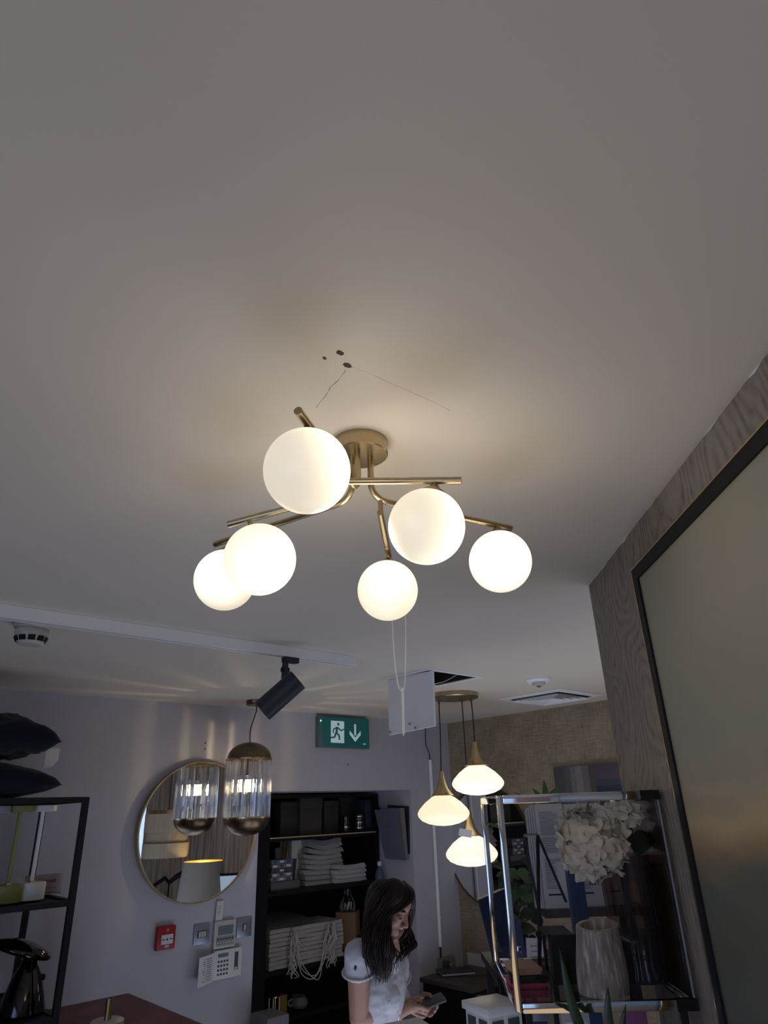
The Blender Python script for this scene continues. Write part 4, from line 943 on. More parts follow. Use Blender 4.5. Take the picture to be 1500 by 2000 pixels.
# ------------------------------------------------------------------ conduit, wire and socket box in the corner
cx = 3.612
cd_ = thing('cable_conduit', (cx, YB-.012, .82), 'vertical white cable conduit on the grey wall near the corner', 'conduit')
zt_, zb_ = pl(839, 1484, 1, YB-.012).z, pl(864, 1848, 1, YB-.012).z
obj('tube', MB().tube([(cx, YB-.012, zt_), (cx, YB-.012, zb_)], .0115, 16), M['white'], cd_)
obj('upper_wire', MB().tube(spline([(cx, YB-.010, zt_-.01), (cx-.004, YB-.01, zt_+.05), (cx-.03, YB-.008, zt_+.11), (cx-.022, YB-.008, CEIL-.01)], 6), .003, 6), M['cable'], cd_)
obj('lower_wire', MB().tube([(cx, YB-.012, zb_+.01), (cx-.004, YB-.012, .72)], .005, 8), M['cable'], cd_)
for z_ in (zt_-.12, zb_+.16): obj('clip', MB().lathe([(.0125, -.006), (.014, -.006), (.014, .006), (.0125, .006)], (cx, YB-.012, z_), 16), M['white'], cd_)
q = pl(872, 1884, 1, YB-.02)
sk = thing('socket_box', q-Vector((0, 0, .05)), 'grey socket box where the conduit wire ends above the sideboard', 'socket')
obj('box', MB().box(q, (.13, .04, .085), bev=.004), mat('putty_grey', (.20, .20, .175), .5), sk)
obj('switch_light', MB().box(q+Vector((.02, -.021, .0)), (.018, .003, .010)), M['paper'], sk, smooth=False)
obj('plug', MB().box(q+Vector((-.035, -.03, .01)), (.04, .03, .04), bev=.004), M['darkgrey'], sk)

# ------------------------------------------------------------------ sideboard with notebook and papers
ZD = .70
c0 = pl(922, 1931, 2, ZD); x0_, y0_ = c0.x, c0.y
sb = thing('sideboard', ((x0_+XB)/2-.01, (y0_+3.5)/2, 0), 'black sideboard with a dark wood top in the far corner', 'sideboard')
X1_, Y1_ = XB-.008, 3.46
obj('top', MB().box(((x0_+X1_)/2, (y0_+Y1_)/2, ZD-.012), (X1_-x0_, Y1_-y0_, .024), bev=.002), M['wooddark'], sb)
obj('body', MB().box(((x0_+X1_)/2+.008, (y0_+Y1_)/2, ZD/2-.012), (X1_-x0_-.02, Y1_-y0_-.02, ZD-.028)), M['black'], sb, smooth=False)
obj('door', MB().box((x0_+.013, (y0_+Y1_)/2+.11, ZD/2-.03), (.012, (Y1_-y0_)/2-.02, ZD-.12), bev=.002), M['black'], sb)
obj('door', MB().box((x0_+.013, (y0_+Y1_)/2-.11, ZD/2-.03), (.012, (Y1_-y0_)/2-.02, ZD-.12), bev=.002), M['black'], sb)
n0 = pl(890, 1897, 2, ZD+.012); mz_ = Matrix.Rotation(radians(-32), 3, 'Z')
nbk = thing('notebook', (n0.x, n0.y, ZD+.001), 'closed dark notebook with white page edge on the sideboard', 'notebook')
obj('pages', MB().box((n0.x, n0.y, ZD+.010), (.205, .135, .010), mz_), M['paper'], nbk, smooth=False)
obj('cover', MB().box((n0.x, n0.y, ZD+.017), (.215, .145, .003), mz_).box((n0.x, n0.y, ZD+.003), (.215, .145, .003), mz_).box(Vector((n0.x, n0.y, ZD+.010))+mz_@Vector((0, .0715, 0)), (.215, .003, .016), mz_), M['navybox'], nbk, smooth=False)
q = pl(934, 1898, 2, ZD+.004); 
tag(obj('leather_mat', MB().box((q.x, q.y-.02, ZD+.003), (.20, .14, .004), mz_), mat('brown_leather', (.07, .05, .042), .5), smooth=False), 'thin brown leather mat beside the notebook on the sideboard', 'mat')
pc_ = [pl(912, 1860, 0, XB-.06), pl(956, 1865, 0, XB-.06), pl(957, 1892, 0, XB-.045), pl(914, 1887, 0, XB-.045)]
tag(obj('white_sheet', MB().slab(pc_, (.002, 0, 0)), M['paper'], smooth=False), 'blank white sheet propped against the beige wall on the sideboard', 'paper')

# ------------------------------------------------------------------ round mirror and picture on the beige wall
XMW = XB-.02; mc2 = Vector((XMW, 3.24, 1.395)); r2_ = .365
m2 = thing('round_mirror', (XB, mc2.y, mc2.z-r2_), 'large round dark rimmed mirror on the beige wall behind the pendant cluster', 'mirror')
obj('frame', MB().lathe([(r2_-.008, -.016), (r2_-.008, .006), (r2_, .006), (r2_, -.016), (r2_-.008, -.016)], mc2, 96, (-1, 0, 0)), M['antique'], m2, angle=20)
obj('mirror_glass', MB().lathe([(0, 0), (r2_-.008, 0), (r2_-.008, -.006), (0, -.006)], mc2, 96, (-1, 0, 0)), M['mirror'], m2, smooth=False)
obj('backing', MB().lathe([(0, -.007), (r2_-.03, -.007), (r2_-.03, -.018), (0, -.018)], mc2, 48, (-1, 0, 0)), M['boxdark'], m2)
xp = XB-.03
P0, P1 = pl(1080, 1497, 0, xp), pl(1232, 1490, 0, xp); zt_ = (P0.z+P1.z)/2; yl, yr = P0.y, 2.02; zl = zt_-.62
pi_ = thing('wall_picture', (XB, (yl+yr)/2, zl), 'wide unframed picture of grey stripes and blue purple bands on the beige wall', 'picture')
obj('canvas', MB().box((xp+.016, (yl+yr)/2, (zt_+zl)/2), (.026, yl-yr, zt_-zl)), M['greycard'], pi_, smooth=False)
yy = [1080, 1100, 1112, 1122, 1135, 1148, 1160]
colz = [(.075, .075, .085), (.10, .095, .10), (.17, .155, .15), (.22, .20, .19), (.15, .14, .13), (.085, .07, .06)]
for i in range(6):
    a, b = pl(yy[i], 1500, 0, xp).y, pl(yy[i+1], 1500, 0, xp).y
    obj('grey_stripe', MB().box((xp+.001, (a+b)/2, (zt_+zl)/2), (.003, a-b, zt_-zl-.004)), mat('picture_grey_%d' % i, colz[i], .5, var=.12, scale=3, stretch=(1, 1, .1)), pi_, smooth=False)
a = pl(1160, 1500, 0, xp).y
for (za, zb__, cl_) in ((zt_-.002, zt_-.085, (.085, .06, .085)), (zt_-.085, zt_-.12, (.045, .045, .08)), (zt_-.12, zt_-.25, (.012, .022, .055)), (zt_-.25, zl+.002, (.06, .07, .10))):
    obj('blue_band', MB().box((xp+.001, (a+yr)/2, (za+zb__)/2), (.003, a-yr, za-zb__)), mat('picture_blue_%d' % int(za*100), cl_, .4, var=.3, scale=4, stretch=(1, .4, 4)), pi_, smooth=False)

# ------------------------------------------------------------------ large framed painting on the papered wall
T0 = wl(-.3195, 0, 0)
def wpx(px, py, out):
    d = ray(px, py); o = wl(0, out, 0); t_ = ((o-CAM).dot(WN))/(d.dot(WN)); p_ = CAM+d*t_; return (p_-Vector((A.x, A.y, 0))).dot(WD), p_.z
al0, ztp = wpx(1220, 1114, .035); al1, _ = wpx(1385, 1990, .035)
al0 = (al0+al1)/2; ale = al0-1.55; zbp = .55
pt = thing('framed_painting', wl((al0+ale)/2, 0, zbp), 'very large abstract landscape painting in a black and gold floating frame', 'painting')
def frame_rect(k, a0, a1, z0, z1, w, o0, o1):
    for (p, q, r, s_) in ((a0, a0-w, z0, z1), (a1+w, a1, z0, z1), (a0-w, a1+w, z1-w, z1), (a0-w, a1+w, z0, z0+w)):
        k.slab([wl(p, o0, r), wl(q, o0, r), wl(q, o0, s_), wl(p, o0, s_)], WN*(o1-o0))
k = MB(); frame_rect(k, al0, ale, zbp, ztp, .003, .002, .022); obj('gold_frame', k, M['gold'], pt, smooth=False)
k = MB(); frame_rect(k, al0-.003, ale+.003, zbp+.003, ztp-.003, .025, .002, .021); obj('black_frame', k, M['black'], pt, smooth=False)
k = MB(); k.slab([wl(al0-.027, .004, zbp+.027), wl(ale+.027, .004, zbp+.027), wl(ale+.027, .004, ztp-.027), wl(al0-.027, .004, ztp-.027)], WN*.012)
obj('canvas', k, M['art'], pt, smooth=False)

# ------------------------------------------------------------------ chrome and glass display shelf
FR = wl(-.30, .012, 0)
def E(a, l, z): return FR + WD*a + WN*l + Vector((0, 0, z))
def ef(px, py, a):
    d = ray(px, py); o = E(a, 0, 0); t_ = ((o-CAM).dot(WD))/(d.dot(WD)); p_ = CAM+d*t_; return (p_-o).dot(WN), p_.z
def epx(px, py, a): d = ray(px, py); o = E(a, 0, 0); return CAM+d*(((o-CAM).dot(WD))/(d.dot(WD)))
EM = Matrix((( WD.x, WN.x, 0), (WD.y, WN.y, 0), (0, 0, 1)))
EL, ED, ETZ, EBZ = .333, .40, 1.656, 1.292
tb = .013
et = thing('glass_display_shelf', E(ED/2, EL/2, 0), 'chrome framed smoked glass display shelf holding the white hydrangea', 'display shelf')
def ebar(p, q, w=tb, h=tb):
    k = MB(); p, q = Vector(p), Vector(q); d = (q-p); L = d.length; c_ = (p+q)/2
    if abs(d.z) > .9*L: k.box(c_, (w, w, L+w*.98), EM, bev=.0025)
    elif abs(d.dot(WD)) > .9*L: k.box(c_, (L-w*1.02, w, h), EM, bev=.002)
    else: k.box(c_, (w, L-w*1.02, h), EM, bev=.002)
    return k
for (a, l) in ((0, EL), (ED, EL)): obj('post', ebar(E(a, l, EBZ), E(a, l, ETZ)), M['chrome'], et)
for z_ in (EBZ, ETZ):
    for (p, q) in (((0, 0), (0, EL)), ((ED, 0), (ED, EL)), ((0, 0), (ED, 0)), ((0, EL), (ED, EL))):
        obj('rail', ebar(E(p[0], p[1], z_), E(q[0], q[1], z_), tb, .017), M['chrome'], et)
for (a, l) in ((.02, .02), (.02, EL-.02), (ED-.02, .02), (ED-.02, EL-.08)): obj('leg', MB().box(E(a, l, (EBZ-.42)/2+.20), (.02, .02, EBZ-.02-.42+.0), EM) if False else MB().box(E(a, l, (EBZ-.009)/2), (.012, .012, EBZ-.018), EM), M['blackmetal'], et, smooth=False)
for z_ in (EBZ, ETZ): obj('rail_reflection', MB().box(E(-.0002, .018, z_), (.0145, .040, .0185), EM), M['black'], et, smooth=False)  # painting frame's black reflection in the chrome rail ends, put in as blocks
for a in (0, ED): obj('glass_edge', MB().box(E(a, .002, (EBZ+ETZ)/2), (.004, .003, ETZ-EBZ-.02), EM), mat('glass_edge_%d' % int(a*10), (.22, .23, .23), .2), et, smooth=False)
k = MB().box(E(ED/2, EL/2, EBZ+.004), (ED-tb, EL-tb, .006), EM); obj('bottom_glass', k, M['smoke'], et, smooth=False)
k = MB().box(E(ED/2, EL/2, ETZ), (ED-tb, EL-tb, .006), EM); obj('top_glass', k, M['clear'], et, smooth=False)
k = MB().box(E(.0, EL/2, (EBZ+ETZ)/2), (.004, EL-tb-.002, ETZ-EBZ-.018), EM); obj('front_glass', k, M['smoke'], et, smooth=False)
k = MB().box(E(ED/2, .002, (EBZ+ETZ)/2), (ED-tb-.002, .004, ETZ-EBZ-.018), EM); obj('side_glass', k, M['smoke'], et, smooth=False)
EZ = EBZ+.0075
# lower tier
k = MB().box(E(ED/2, EL/2, .98), (ED-.03, EL-.03, .016), EM); obj('lower_shelf', k, M['wooddark'], et, smooth=False)

# selenite lamp
l_, _ = ef(1180, 1945, .062); sc0 = E(.062, l_, EZ)
se = thing('selenite_lamp', sc0, 'rough white selenite crystal column lamp on the glass shelf', 'crystal lamp')
hs = ef(1170, 1806, .062)[1]-EZ; l_t, _ = ef(1168, 1806, .062)
k = MB(); n = 36; rings = []
rsl = 47*(1/FPX)*((sc0-CAM).dot(_f))
for j in range(15):
    t = j/14; rn = []
    for i in range(n):
        a = 2*pi*i/n; r_ = rsl*(1-.06*t+.05*sin(t*5)) * (1+.05*noise.noise(Vector((cos(a)*2.4, sin(a)*2.4, t*1.2)))+.02*noise.noise(Vector((cos(a)*9, sin(a)*9, t*2))))
        rn.append(k.bm.verts.new(sc0 + EM@Vector((cos(a)*r_, sin(a)*r_+(l_t-l_)*.7*t, t*(hs+.006*cos(a+.5))))))
    rings.append(rn)
for a_, b_ in zip(rings, rings[1:]):
    for i in range(n): k.bm.faces.new((a_[i], a_[(i+1) % n], b_[(i+1) % n], b_[i]))
k.bm.faces.new(rings[0][::-1])
rim = [k.bm.verts.new(v.co.lerp(sum((w.co for w in rings[-1]), Vector())/n, .22)) for v in rings[-1]]
inn = [k.bm.verts.new(v.co-Vector((0, 0, .018))) for v in rim]
for i in range(n): k.bm.faces.new((rings[-1][i], rings[-1][(i+1) % n], rim[(i+1) % n], rim[i])); k.bm.faces.new((rim[i], rim[(i+1) % n], inn[(i+1) % n], inn[i]))
k.bm.faces.new(inn)
obj('column', k, M['rock'], se, angle=60)

# black shadow box frame
l0, _ = ef(1134, 1940, .13); l1, _ = ef(1094, 1940, .13); zt_ = ef(1110, 1826, .13)[1]
bfm = thing('black_box_frame', E(.17, (l0+l1)/2, EZ), 'deep black box frame with an open side left of the selenite column', 'box frame')
wd_ = l1-l0+.012
obj('back', MB().box(E(.135, (l0+l1)/2, (EZ+zt_)/2), (.006, wd_, zt_-EZ), EM), M['black'], bfm, smooth=False)
for z_ in (EZ+.004, zt_-.004): obj('panel', MB().box(E(.195, (l0+l1)/2+.004, z_), (.114, wd_, .008), EM), M['black'], bfm, smooth=False)
obj('panel', MB().box(E(.195, l0-.006, (EZ+zt_)/2), (.114, .006, zt_-EZ-.018), EM), M['black'], bfm, smooth=False)
obj('panel', MB().box(E(.155, l1+.004, (EZ+zt_)/2), (.034, .006, zt_-EZ-.018), EM), M['black'], bfm, smooth=False)
obj('panel', MB().box(E(.245, l1+.004, (EZ+zt_)/2), (.014, .006, zt_-EZ-.018), EM), M['black'], bfm, smooth=False)
obj('gold_ornament', MB().lathe([(0, 0), (.012, 0), (.009, .02), (.013, .034), (.006, .05), (.008, .062), (0, .066)], E(.20, (l0+l1)/2, EZ+.009), 20), M['gold'], bfm)

# acrylic stand with steel bolts
ac = thing('acrylic_stand', E(.12, .1, EZ), 'clear acrylic plate stand with steel bolts right of the selenite column', 'acrylic stand')
pa = [epx(1214, 1829, .10), epx(1240, 1845, .13), epx(1256, 1944, .13), epx(1228, 1946, .10)]
pa[2].z = pa[3].z = EZ+.001
obj('plate', MB().slab(pa, WD*.004), M['clear'], ac, smooth=False)
edg = mat('acrylic_edge', (.30, .30, .31), .2)
obj('top_edge', MB().tube([pa[0], pa[1]], .0022, 8), edg, ac); obj('side_edge', MB().tube([pa[1], pa[2]], .0017, 8), edg, ac)
obj('bolt', MB().tube([pa[1]-WD*.008-Vector((0, 0, .008)), pa[1]+WD*.010-Vector((0, 0, .008))], .0062, 18), M['silver'], ac)
obj('foot_bolt', MB().tube([pa[2]-WD*.006+Vector((0, 0, .005)), pa[2]+WD*.008+Vector((0, 0, .005))], .0042, 14), M['silver'], ac)

# dark ribbed glass vase
lv, _ = ef(1255, 1920, .165); vb = E(.165, lv, EZ)
va = thing('glass_vase', vb, 'tall smoky ribbed glass vase with a near black foot on the glass shelf', 'vase')
dv = (vb-CAM).dot(_f); rv = 49*dv/FPX; zv = ef(1235, 1668, .165)[1]-EZ
def flu(a, z_): return .018*cos(a*22)
obj('glass_body', MB().lathe([(rv*.98, zv*.36), (rv*1.0, zv*.55), (rv*1.02, zv*.8), (rv*1.06, zv), (rv*1.0, zv), (rv*.95, zv*.8), (rv*.92, zv*.37)], vb, 132, flute=flu), M['vase'], va, angle=80)
obj('dark_foot', MB().lathe([(0, 0), (rv*1.02, 0), (rv*1.04, .012), (rv*.90, .03), (rv*.94, zv*.2), (rv*.98, zv*.36), (rv*.9, zv*.365), (0, zv*.30)], vb, 132, flute=flu), M['vasedark'], va, angle=80)

# hydrangea
HA = .075
hy = thing('white_hydrangea', E(.22, lv, EZ+zv*.4), 'cream white hydrangea heads with dark leaves in the smoky vase', 'flower')
rh = random.Random(11)
def floret(k, c, nrm, s, rot):
    nrm = Vector(nrm).normalized(); t1_ = nrm.cross(Vector((.3, .2, .9))).normalized(); t2_ = nrm.cross(t1_)
    for q_ in range(4):
        a = rot+q_*pi/2+rh.uniform(-.12, .12); d = t1_*cos(a)+t2_*sin(a); p_ = nrm.cross(d); vs = []; cup = rh.uniform(.1, .55); sz = s*rh.uniform(.85, 1.15)
        for i in range(6):
            u = i/5; w = sz*.60*sin(pi*min(1, u*.90+.06))**.6
            for j in range(5):
                v = (j/4-.5)*2; vs.append(c + d*(sz*u) + p_*(w*v) + nrm*(sz*cup*u*u - .12*sz*v*v*(.3+u) + .05*sz*noise.noise(Vector((u*3, v*3, rot*5)))))
        k.mesh(vs, [[i*5+j, i*5+j+1, (i+1)*5+j+1, (i+1)*5+j] for i in range(5) for j in range(4)])
    k.ell(c+nrm*.001, (s*.09,)*3, n=6)
def bloom(cpx, a, rpx, nf, squash, zlim):
    l_, z_ = ef(cpx[0], cpx[1], a); c = E(a, l_, z_); r_ = rpx/FPX*((c-CAM).dot(_f)); k = MB(); cnt = 0
    for i in range(nf):
        ph = math.acos(1-2*(i+.5)/nf); th_ = i*2.39996
        n_ = Vector((sin(ph)*cos(th_), sin(ph)*sin(th_), cos(ph)))
        rr_ = r_*rh.uniform(.80, .98); p_ = Vector((n_.x*rr_*.85, n_.y*rr_*squash[0], n_.z*rr_*squash[1]))
        q_ = c + EM@p_
        lq = (q_-FR).dot(WN)
        if lq < .026: q_ += WN*(.026-lq)
        if q_.z > zlim: q_.z = zlim - rh.uniform(0, .008)
        floret(k, q_, EM@(n_+Vector((rh.uniform(-.35, .35), rh.uniform(-.35, .35), rh.uniform(-.35, .35)))), r_*.37*rh.uniform(.85, 1.15), rh.uniform(0, 1.5))
    return k, c, r_
zl_ = ETZ-.020
for (cpx, a, rpx, nf, sq) in (((1157, 1645), .10, 64, 74, (.98, 1.0)), ((1205, 1588), .10, 45, 34, (1.35, .62))):
    k, c, r_ = bloom(cpx, a, rpx, nf, sq, zl_); 
    b_ = obj('bloom', k, M['petal'], hy, angle=90)
    obj('stem_cluster', MB().ell(c, (r_*.62, r_*.62, r_*.55 if sq[1] > .9 else r_*.3), n=16), M['stem'], hy)
    fo_ = vb+Vector((.01 if rpx > 50 else -.008, 0, zv*.30))
    rim_ = vb+Vector((0, 0, zv*.97))+((c-vb)*.25 - Vector((0, 0, ((c-vb)*.25).z)))
    obj('stem', MB().tube(spline([c, (c+rim_)/2+Vector((0, 0, .012)), rim_, rim_.lerp(fo_, .5), fo_], 8), .0042, 10), M['stem'], hy)
def leaf_mesh(k, base, tip, width, fold, up=(0, 0, 1), n=12, droop=0, ser=0):
    base, tip = Vector(base), Vector(tip); d = tip-base; L = d.length; d.normalize(); s_ = d.cross(Vector(up))
    if s_.length < .05: s_ = d.cross(Vector((1, 0, 0)))
    s_.normalize(); nn = s_.cross(d); vs = []
    for i in range(n+1):
        u = i/n; w = width*(sin(pi*min(1, u**.75))**.85)*(1+ser*sin(u*60)) + .0004
        c = base+d*L*u - Vector((0, 0, droop*u*u)) + nn*(.06*L*sin(pi*u))
        for v in (-1, -.5, 0, .5, 1): vs.append(c+s_*w*v+nn*fold*abs(v)*w)
    k.mesh(vs, [[i*5+j, i*5+j+1, (i+1)*5+j+1, (i+1)*5+j] for i in range(n) for j in range(4)]); return k
for (b_, t_, w_) in (((1225, 1640), (1180, 1668), .020), ((1235, 1655), (1283, 1642), .028), ((1240, 1650), (1205, 1625), .030)):
    bb = epx(*b_, .15); tt = epx(*t_, .10); obj('leaf', leaf_mesh(MB(), bb, tt, w_, .25, up=WD*-1+Vector((0, 0, .5))), M['leafdark'], hy, angle=80)

# black angular metal candle stand
ck = thing('metal_trestle', E(.30, .25, EZ), 'black metal A shaped trestle ornament at the left end of the glass shelf', 'ornament')
aa = .27
top = [epx(1024, 1632, aa+.02), epx(1050, 1631, aa)]
bo_ = [epx(1057, 1800, aa+.03), epx(1054, 1884, aa), epx(1106, 1762, aa-.05)]
obj('bar', MB().tube([top[0], top[1]], .0042, 4), mat('grey_metal_top', (.16, .15, .15), .4, .6), ck, smooth=False)
for p_, q_ in ((top[0], bo_[0]), (top[1], bo_[1]), (top[1], bo_[2])): obj('leg', MB().tube([p_, q_], .0042, 4), M['blackmetal'], ck, smooth=False)
ft = Vector(bo_[1]); ft.z = EZ
obj('foot', MB().tube([bo_[1], ft], .0042, 4), M['blackmetal'], ck, smooth=False)
obj('foot_bar', MB().tube([ft+WN*.02+Vector((0, 0, .004)), ft-WN*.02+Vector((0, 0, .004))], .0042, 4), M['blackmetal'], ck, smooth=False)
obj('brace', MB().tube([bo_[0], bo_[1]], .0035, 4), M['blackmetal'], ck, smooth=False)

# flat boxes and envelopes at the left front of the glass shelf
stz = EZ
for (m_, h_, w_, lab, dl) in ((mat('magenta_envelope', (.20, .012, .06), .55), .014, .075, 'magenta pink flat gift box, lowest in the pile on the glass shelf', 0), (mat('pink_red_box', (.30, .03, .06), .55), .010, .070, 'pink red flat gift box, second in the pile on the glass shelf', .004),
                      (M['black'], .012, .078, 'black flat gift box in the pile on the glass shelf', -.004), (mat('peach_box', (.42, .23, .16), .55), .012, .060, 'peach flat gift box on top of the pile on the glass shelf', .006)):
    l_ = ef(1032, 1930, .06)[0]+dl
    r = thing('gift_box', E(.075, l_, stz+.0004), lab, 'gift box', 'flat gift boxes on the glass shelf')
    mz2 = EM @ Matrix.Rotation(dl*18, 3, 'Z')
    obj('lid', MB().box(E(.075, l_, stz+h_*.72), (.085, w_, h_*.5), mz2, bev=.001), m_, r); obj('tray', MB().box(E(.075, l_, stz+h_*.26), (.080, w_-.005, h_*.45), mz2), m_, r, smooth=False)
    stz += h_+.0005
for i, px in enumerate((1006, 1018)):
    q = epx(px, 1912, .24); q = Vector((q.x, q.y, EZ)); hh2 = .045
    r = thing('glass_vial', q, ['tiny clear glass vial at the far left of the glass shelf', 'tiny clear glass vial nearer the black trestle on the glass shelf'][i], 'glass vial')
    obj('glass', MB().lathe([(0, 0), (.009, 0), (.010, .004), (.010, hh2-.012), (.006, hh2-.004), (.006, hh2)], q, 20), M['clear'], r)
    obj('stopper', MB().lathe([(0, hh2+.006), (.007, hh2+.006), (.007, hh2-.001), (0, hh2-.001)], q, 16), M['silver'], r)
# things on the tier below the glass shelf
def tierbox(px0, px1, ytop, a, d, name, m_, lab, cat, inner=None):
    l0, z_ = ef(px0, ytop, a); l1, _ = ef(px1, ytop, a); zz0 = .989
    r = thing(name, E(a+d/2, (l0+l1)/2, zz0), lab, cat)
    obj('panel', MB().box(E(a+d/2, (l0+l1)/2, (zz0+z_)/2), (d, abs(l0-l1), z_-zz0), EM, bev=.002), m_, r)
    if inner: obj('inset', MB().box(E(a-.001, (l0+l1)/2, (zz0+z_)/2+.01), (.002, abs(l0-l1)*.72, (z_-zz0)*.8), EM), inner, r, smooth=False)
tierbox(1095, 1150, 1975, .10, .03, 'picture_frame', M['marble'], 'pale picture frame on the tier below the glass shelf', 'picture frame', M['paper'])
tierbox(1222, 1262, 1974, .12, .03, 'gift_card', M['purple'], 'pink purple card on the tier below the glass shelf', 'card')
tierbox(1032, 1072, 1977, .14, .03, 'picture_frame', M['steel'], 'small silver frame with dark inset on the lower tier, left of the pale frame', 'picture frame', M['navybox'])

# ------------------------------------------------------------------ spear leaved plant in front
ppos = E(-.16, .10, 0); 
sp_ = thing('spear_leaf_plant', ppos, 'dark spear leaved pot plant in front of the glass display shelf', 'plant')
obj('pot', MB().lathe([(0, 0), (.055, 0), (.07, .11), (.072, .12), (.064, .12), (.060, .10), (0, .10)], ppos+Vector((0, 0, .90)), 36), M['cream_plastic'], sp_)
obj('pedestal', MB().box(ppos+Vector((0, 0, .45)), (.16, .16, .898), EM, bev=.004), M['black'], sp_)
for (bpx, tpx, a, w_) in (((1158, 2110), (1093, 1853), -.15, .011), ((1200, 2100), (1188, 1929), -.17, .011), ((1215, 2100), (1223, 1962), -.16, .009), ((1175, 2120), (1120, 1990), -.19, .009)):
    b_ = Vector(ppos)+Vector((0, 0, 1.0)); t_ = epx(*tpx, a); m_ = epx(*bpx, a)
    k = MB(); ps = spline([b_, m_.lerp(b_, .3), m_.lerp(t_, .45), t_], 8); vs = []; side = WN
    N = len(ps)
    for i, p_ in enumerate(ps):
        u = i/(N-1); w = w_*(sin(pi*min(1, .12+.88*u))**.7 if u < .99 else .02); 
        for v in (-1, 0, 1): vs.append(p_+side*w*v+WD*(.004*abs(v)))
    k.mesh(vs, [[i*3+j, i*3+j+1, (i+1)*3+j+1, (i+1)*3+j] for i in range(N-1) for j in range(2)])
    obj('leaf', k, M['leafdark'], sp_, angle=90)

# ------------------------------------------------------------------ catalogue rack, plants and blue folders behind the glass shelf
HR = Vector((RX.x, RX.y, 0)).normalized(); HF = Vector((-HR.y, HR.x, 0)); HM = Matrix(((HR.x, HF.x, 0), (HR.y, HF.y, 0), (0, 0, 1)))
def bpx(px, py, t): return dep(px, py, t)
TB = 2.12
def at_depthplane(px, py, D_):      # vertical plane facing the camera's heading at horizontal distance D_
    d = ray(px, py); return CAM + d*(D_/d.dot(HF))
DB = 2.15
zsh = at_depthplane(1110, 1774, DB).z
rk = thing('catalogue_shelf', at_depthplane(1130, 1780, DB)-Vector((0, 0, 1.2)), 'dark wood shelf board carrying the white catalogues behind the glass shelf', 'shelf')
BASE[rk.name] = rk.location.copy()
l0, l1 = at_depthplane(1062, 1780, DB), at_depthplane(1262, 1780, DB)
cmid = (l0+l1)/2
obj('board', MB().box(Vector((cmid.x, cmid.y, zsh-.010))+HF*.08, ((l1-l0).length, .20, .020), HM), M['wooddark'], rk, smooth=False)
for s_ in (-.06, .42): obj('post', MB().box(Vector((cmid.x, cmid.y, (zsh-.02)/2))+HF*.13+HR*s_*(l1-l0).length, (.025, .025, zsh-.02), HM), M['black'], rk, smooth=False)
for (a, b, yt, nsp, o, lab) in ((1042, 1096, 1571, 4, 0, 'white text covered catalogue with fanned pages, leftmost on the dark shelf board'), (1099, 1158, 1571, 0, .012, 'white catalogue with a barcode, middle one behind the hydrangea'), (1163, 1205, 1600, 0, .03, 'white catalogue, rightmost, behind the vase')):
    p0 = at_depthplane(a, yt, DB+o); p1 = at_depthplane(b, yt, DB+o); W2 = (p1-p0).length; Hh = p0.z-zsh-.001
    c_ = Vector(((p0.x+p1.x)/2, (p0.y+p1.y)/2, zsh+.001+Hh/2))
    r = thing('catalogue', (c_.x, c_.y, zsh+.001), lab, 'book', 'white catalogues on the dark shelf board')
    obj('cover', MB().box(c_, (W2, .012, Hh), HM), M['paper'], r, smooth=False)
    for j in range(nsp): obj('page_edge', MB().box(c_-HR*(W2/2+.0035+.0055*j)+HF*(.008+.006*j)-Vector((0, 0, .002*j+.0)), (.004, .014, Hh-.004*j), HM), M['paper'], r, smooth=False)
    k = MB(); y_ = Hh/2-.022
    for j in range(44):
        if j in (14, 24, 25, 26): y_ -= .0046; continue
        wl_ = W2*(.66 if j % 5 else .5)*(1 if j < 29 else .6)
        k.box(c_-HF*.0064+Vector((0, 0, y_))-HR*((W2*.74-wl_)/2), (wl_, .0006, .0012), HM); y_ -= .0046
    o_ = obj('text_block', k, M['greycard'], r, smooth=False)
    k = MB(); y_ = -Hh/2+.062
    k.box(c_-HF*.0064+Vector((0, 0, y_-.028))-HR*W2*.12, (W2*.45, .0007, .0045), HM)
    if '%s' % lab.find('barcode') != '-1':
        for j in range(13): k.box(c_-HF*.0064+HR*(W2*.02+.0022*j)+Vector((0, 0, y_+.006)), (.0007+.0008*(j % 3 == 0), .0007, .030), HM)
    obj('barcode', k, M['ink'], r, smooth=False)
# blue ribbed slab in front of the catalogues
p0 = at_depthplane(1104, 1690, 1.98); p1 = at_depthplane(1134, 1690, 1.98); zb_ = .98
tag(obj('blue_folder', MB().box(Vector(((p0.x+p1.x)/2, (p0.y+p1.y)/2, (p0.z+zb_)/2)), ((p1-p0).length, .03, p0.z-zb_), HM, bev=.003), M['blue']), 'narrow blue folder standing between the glass shelf and the catalogues', 'folder')
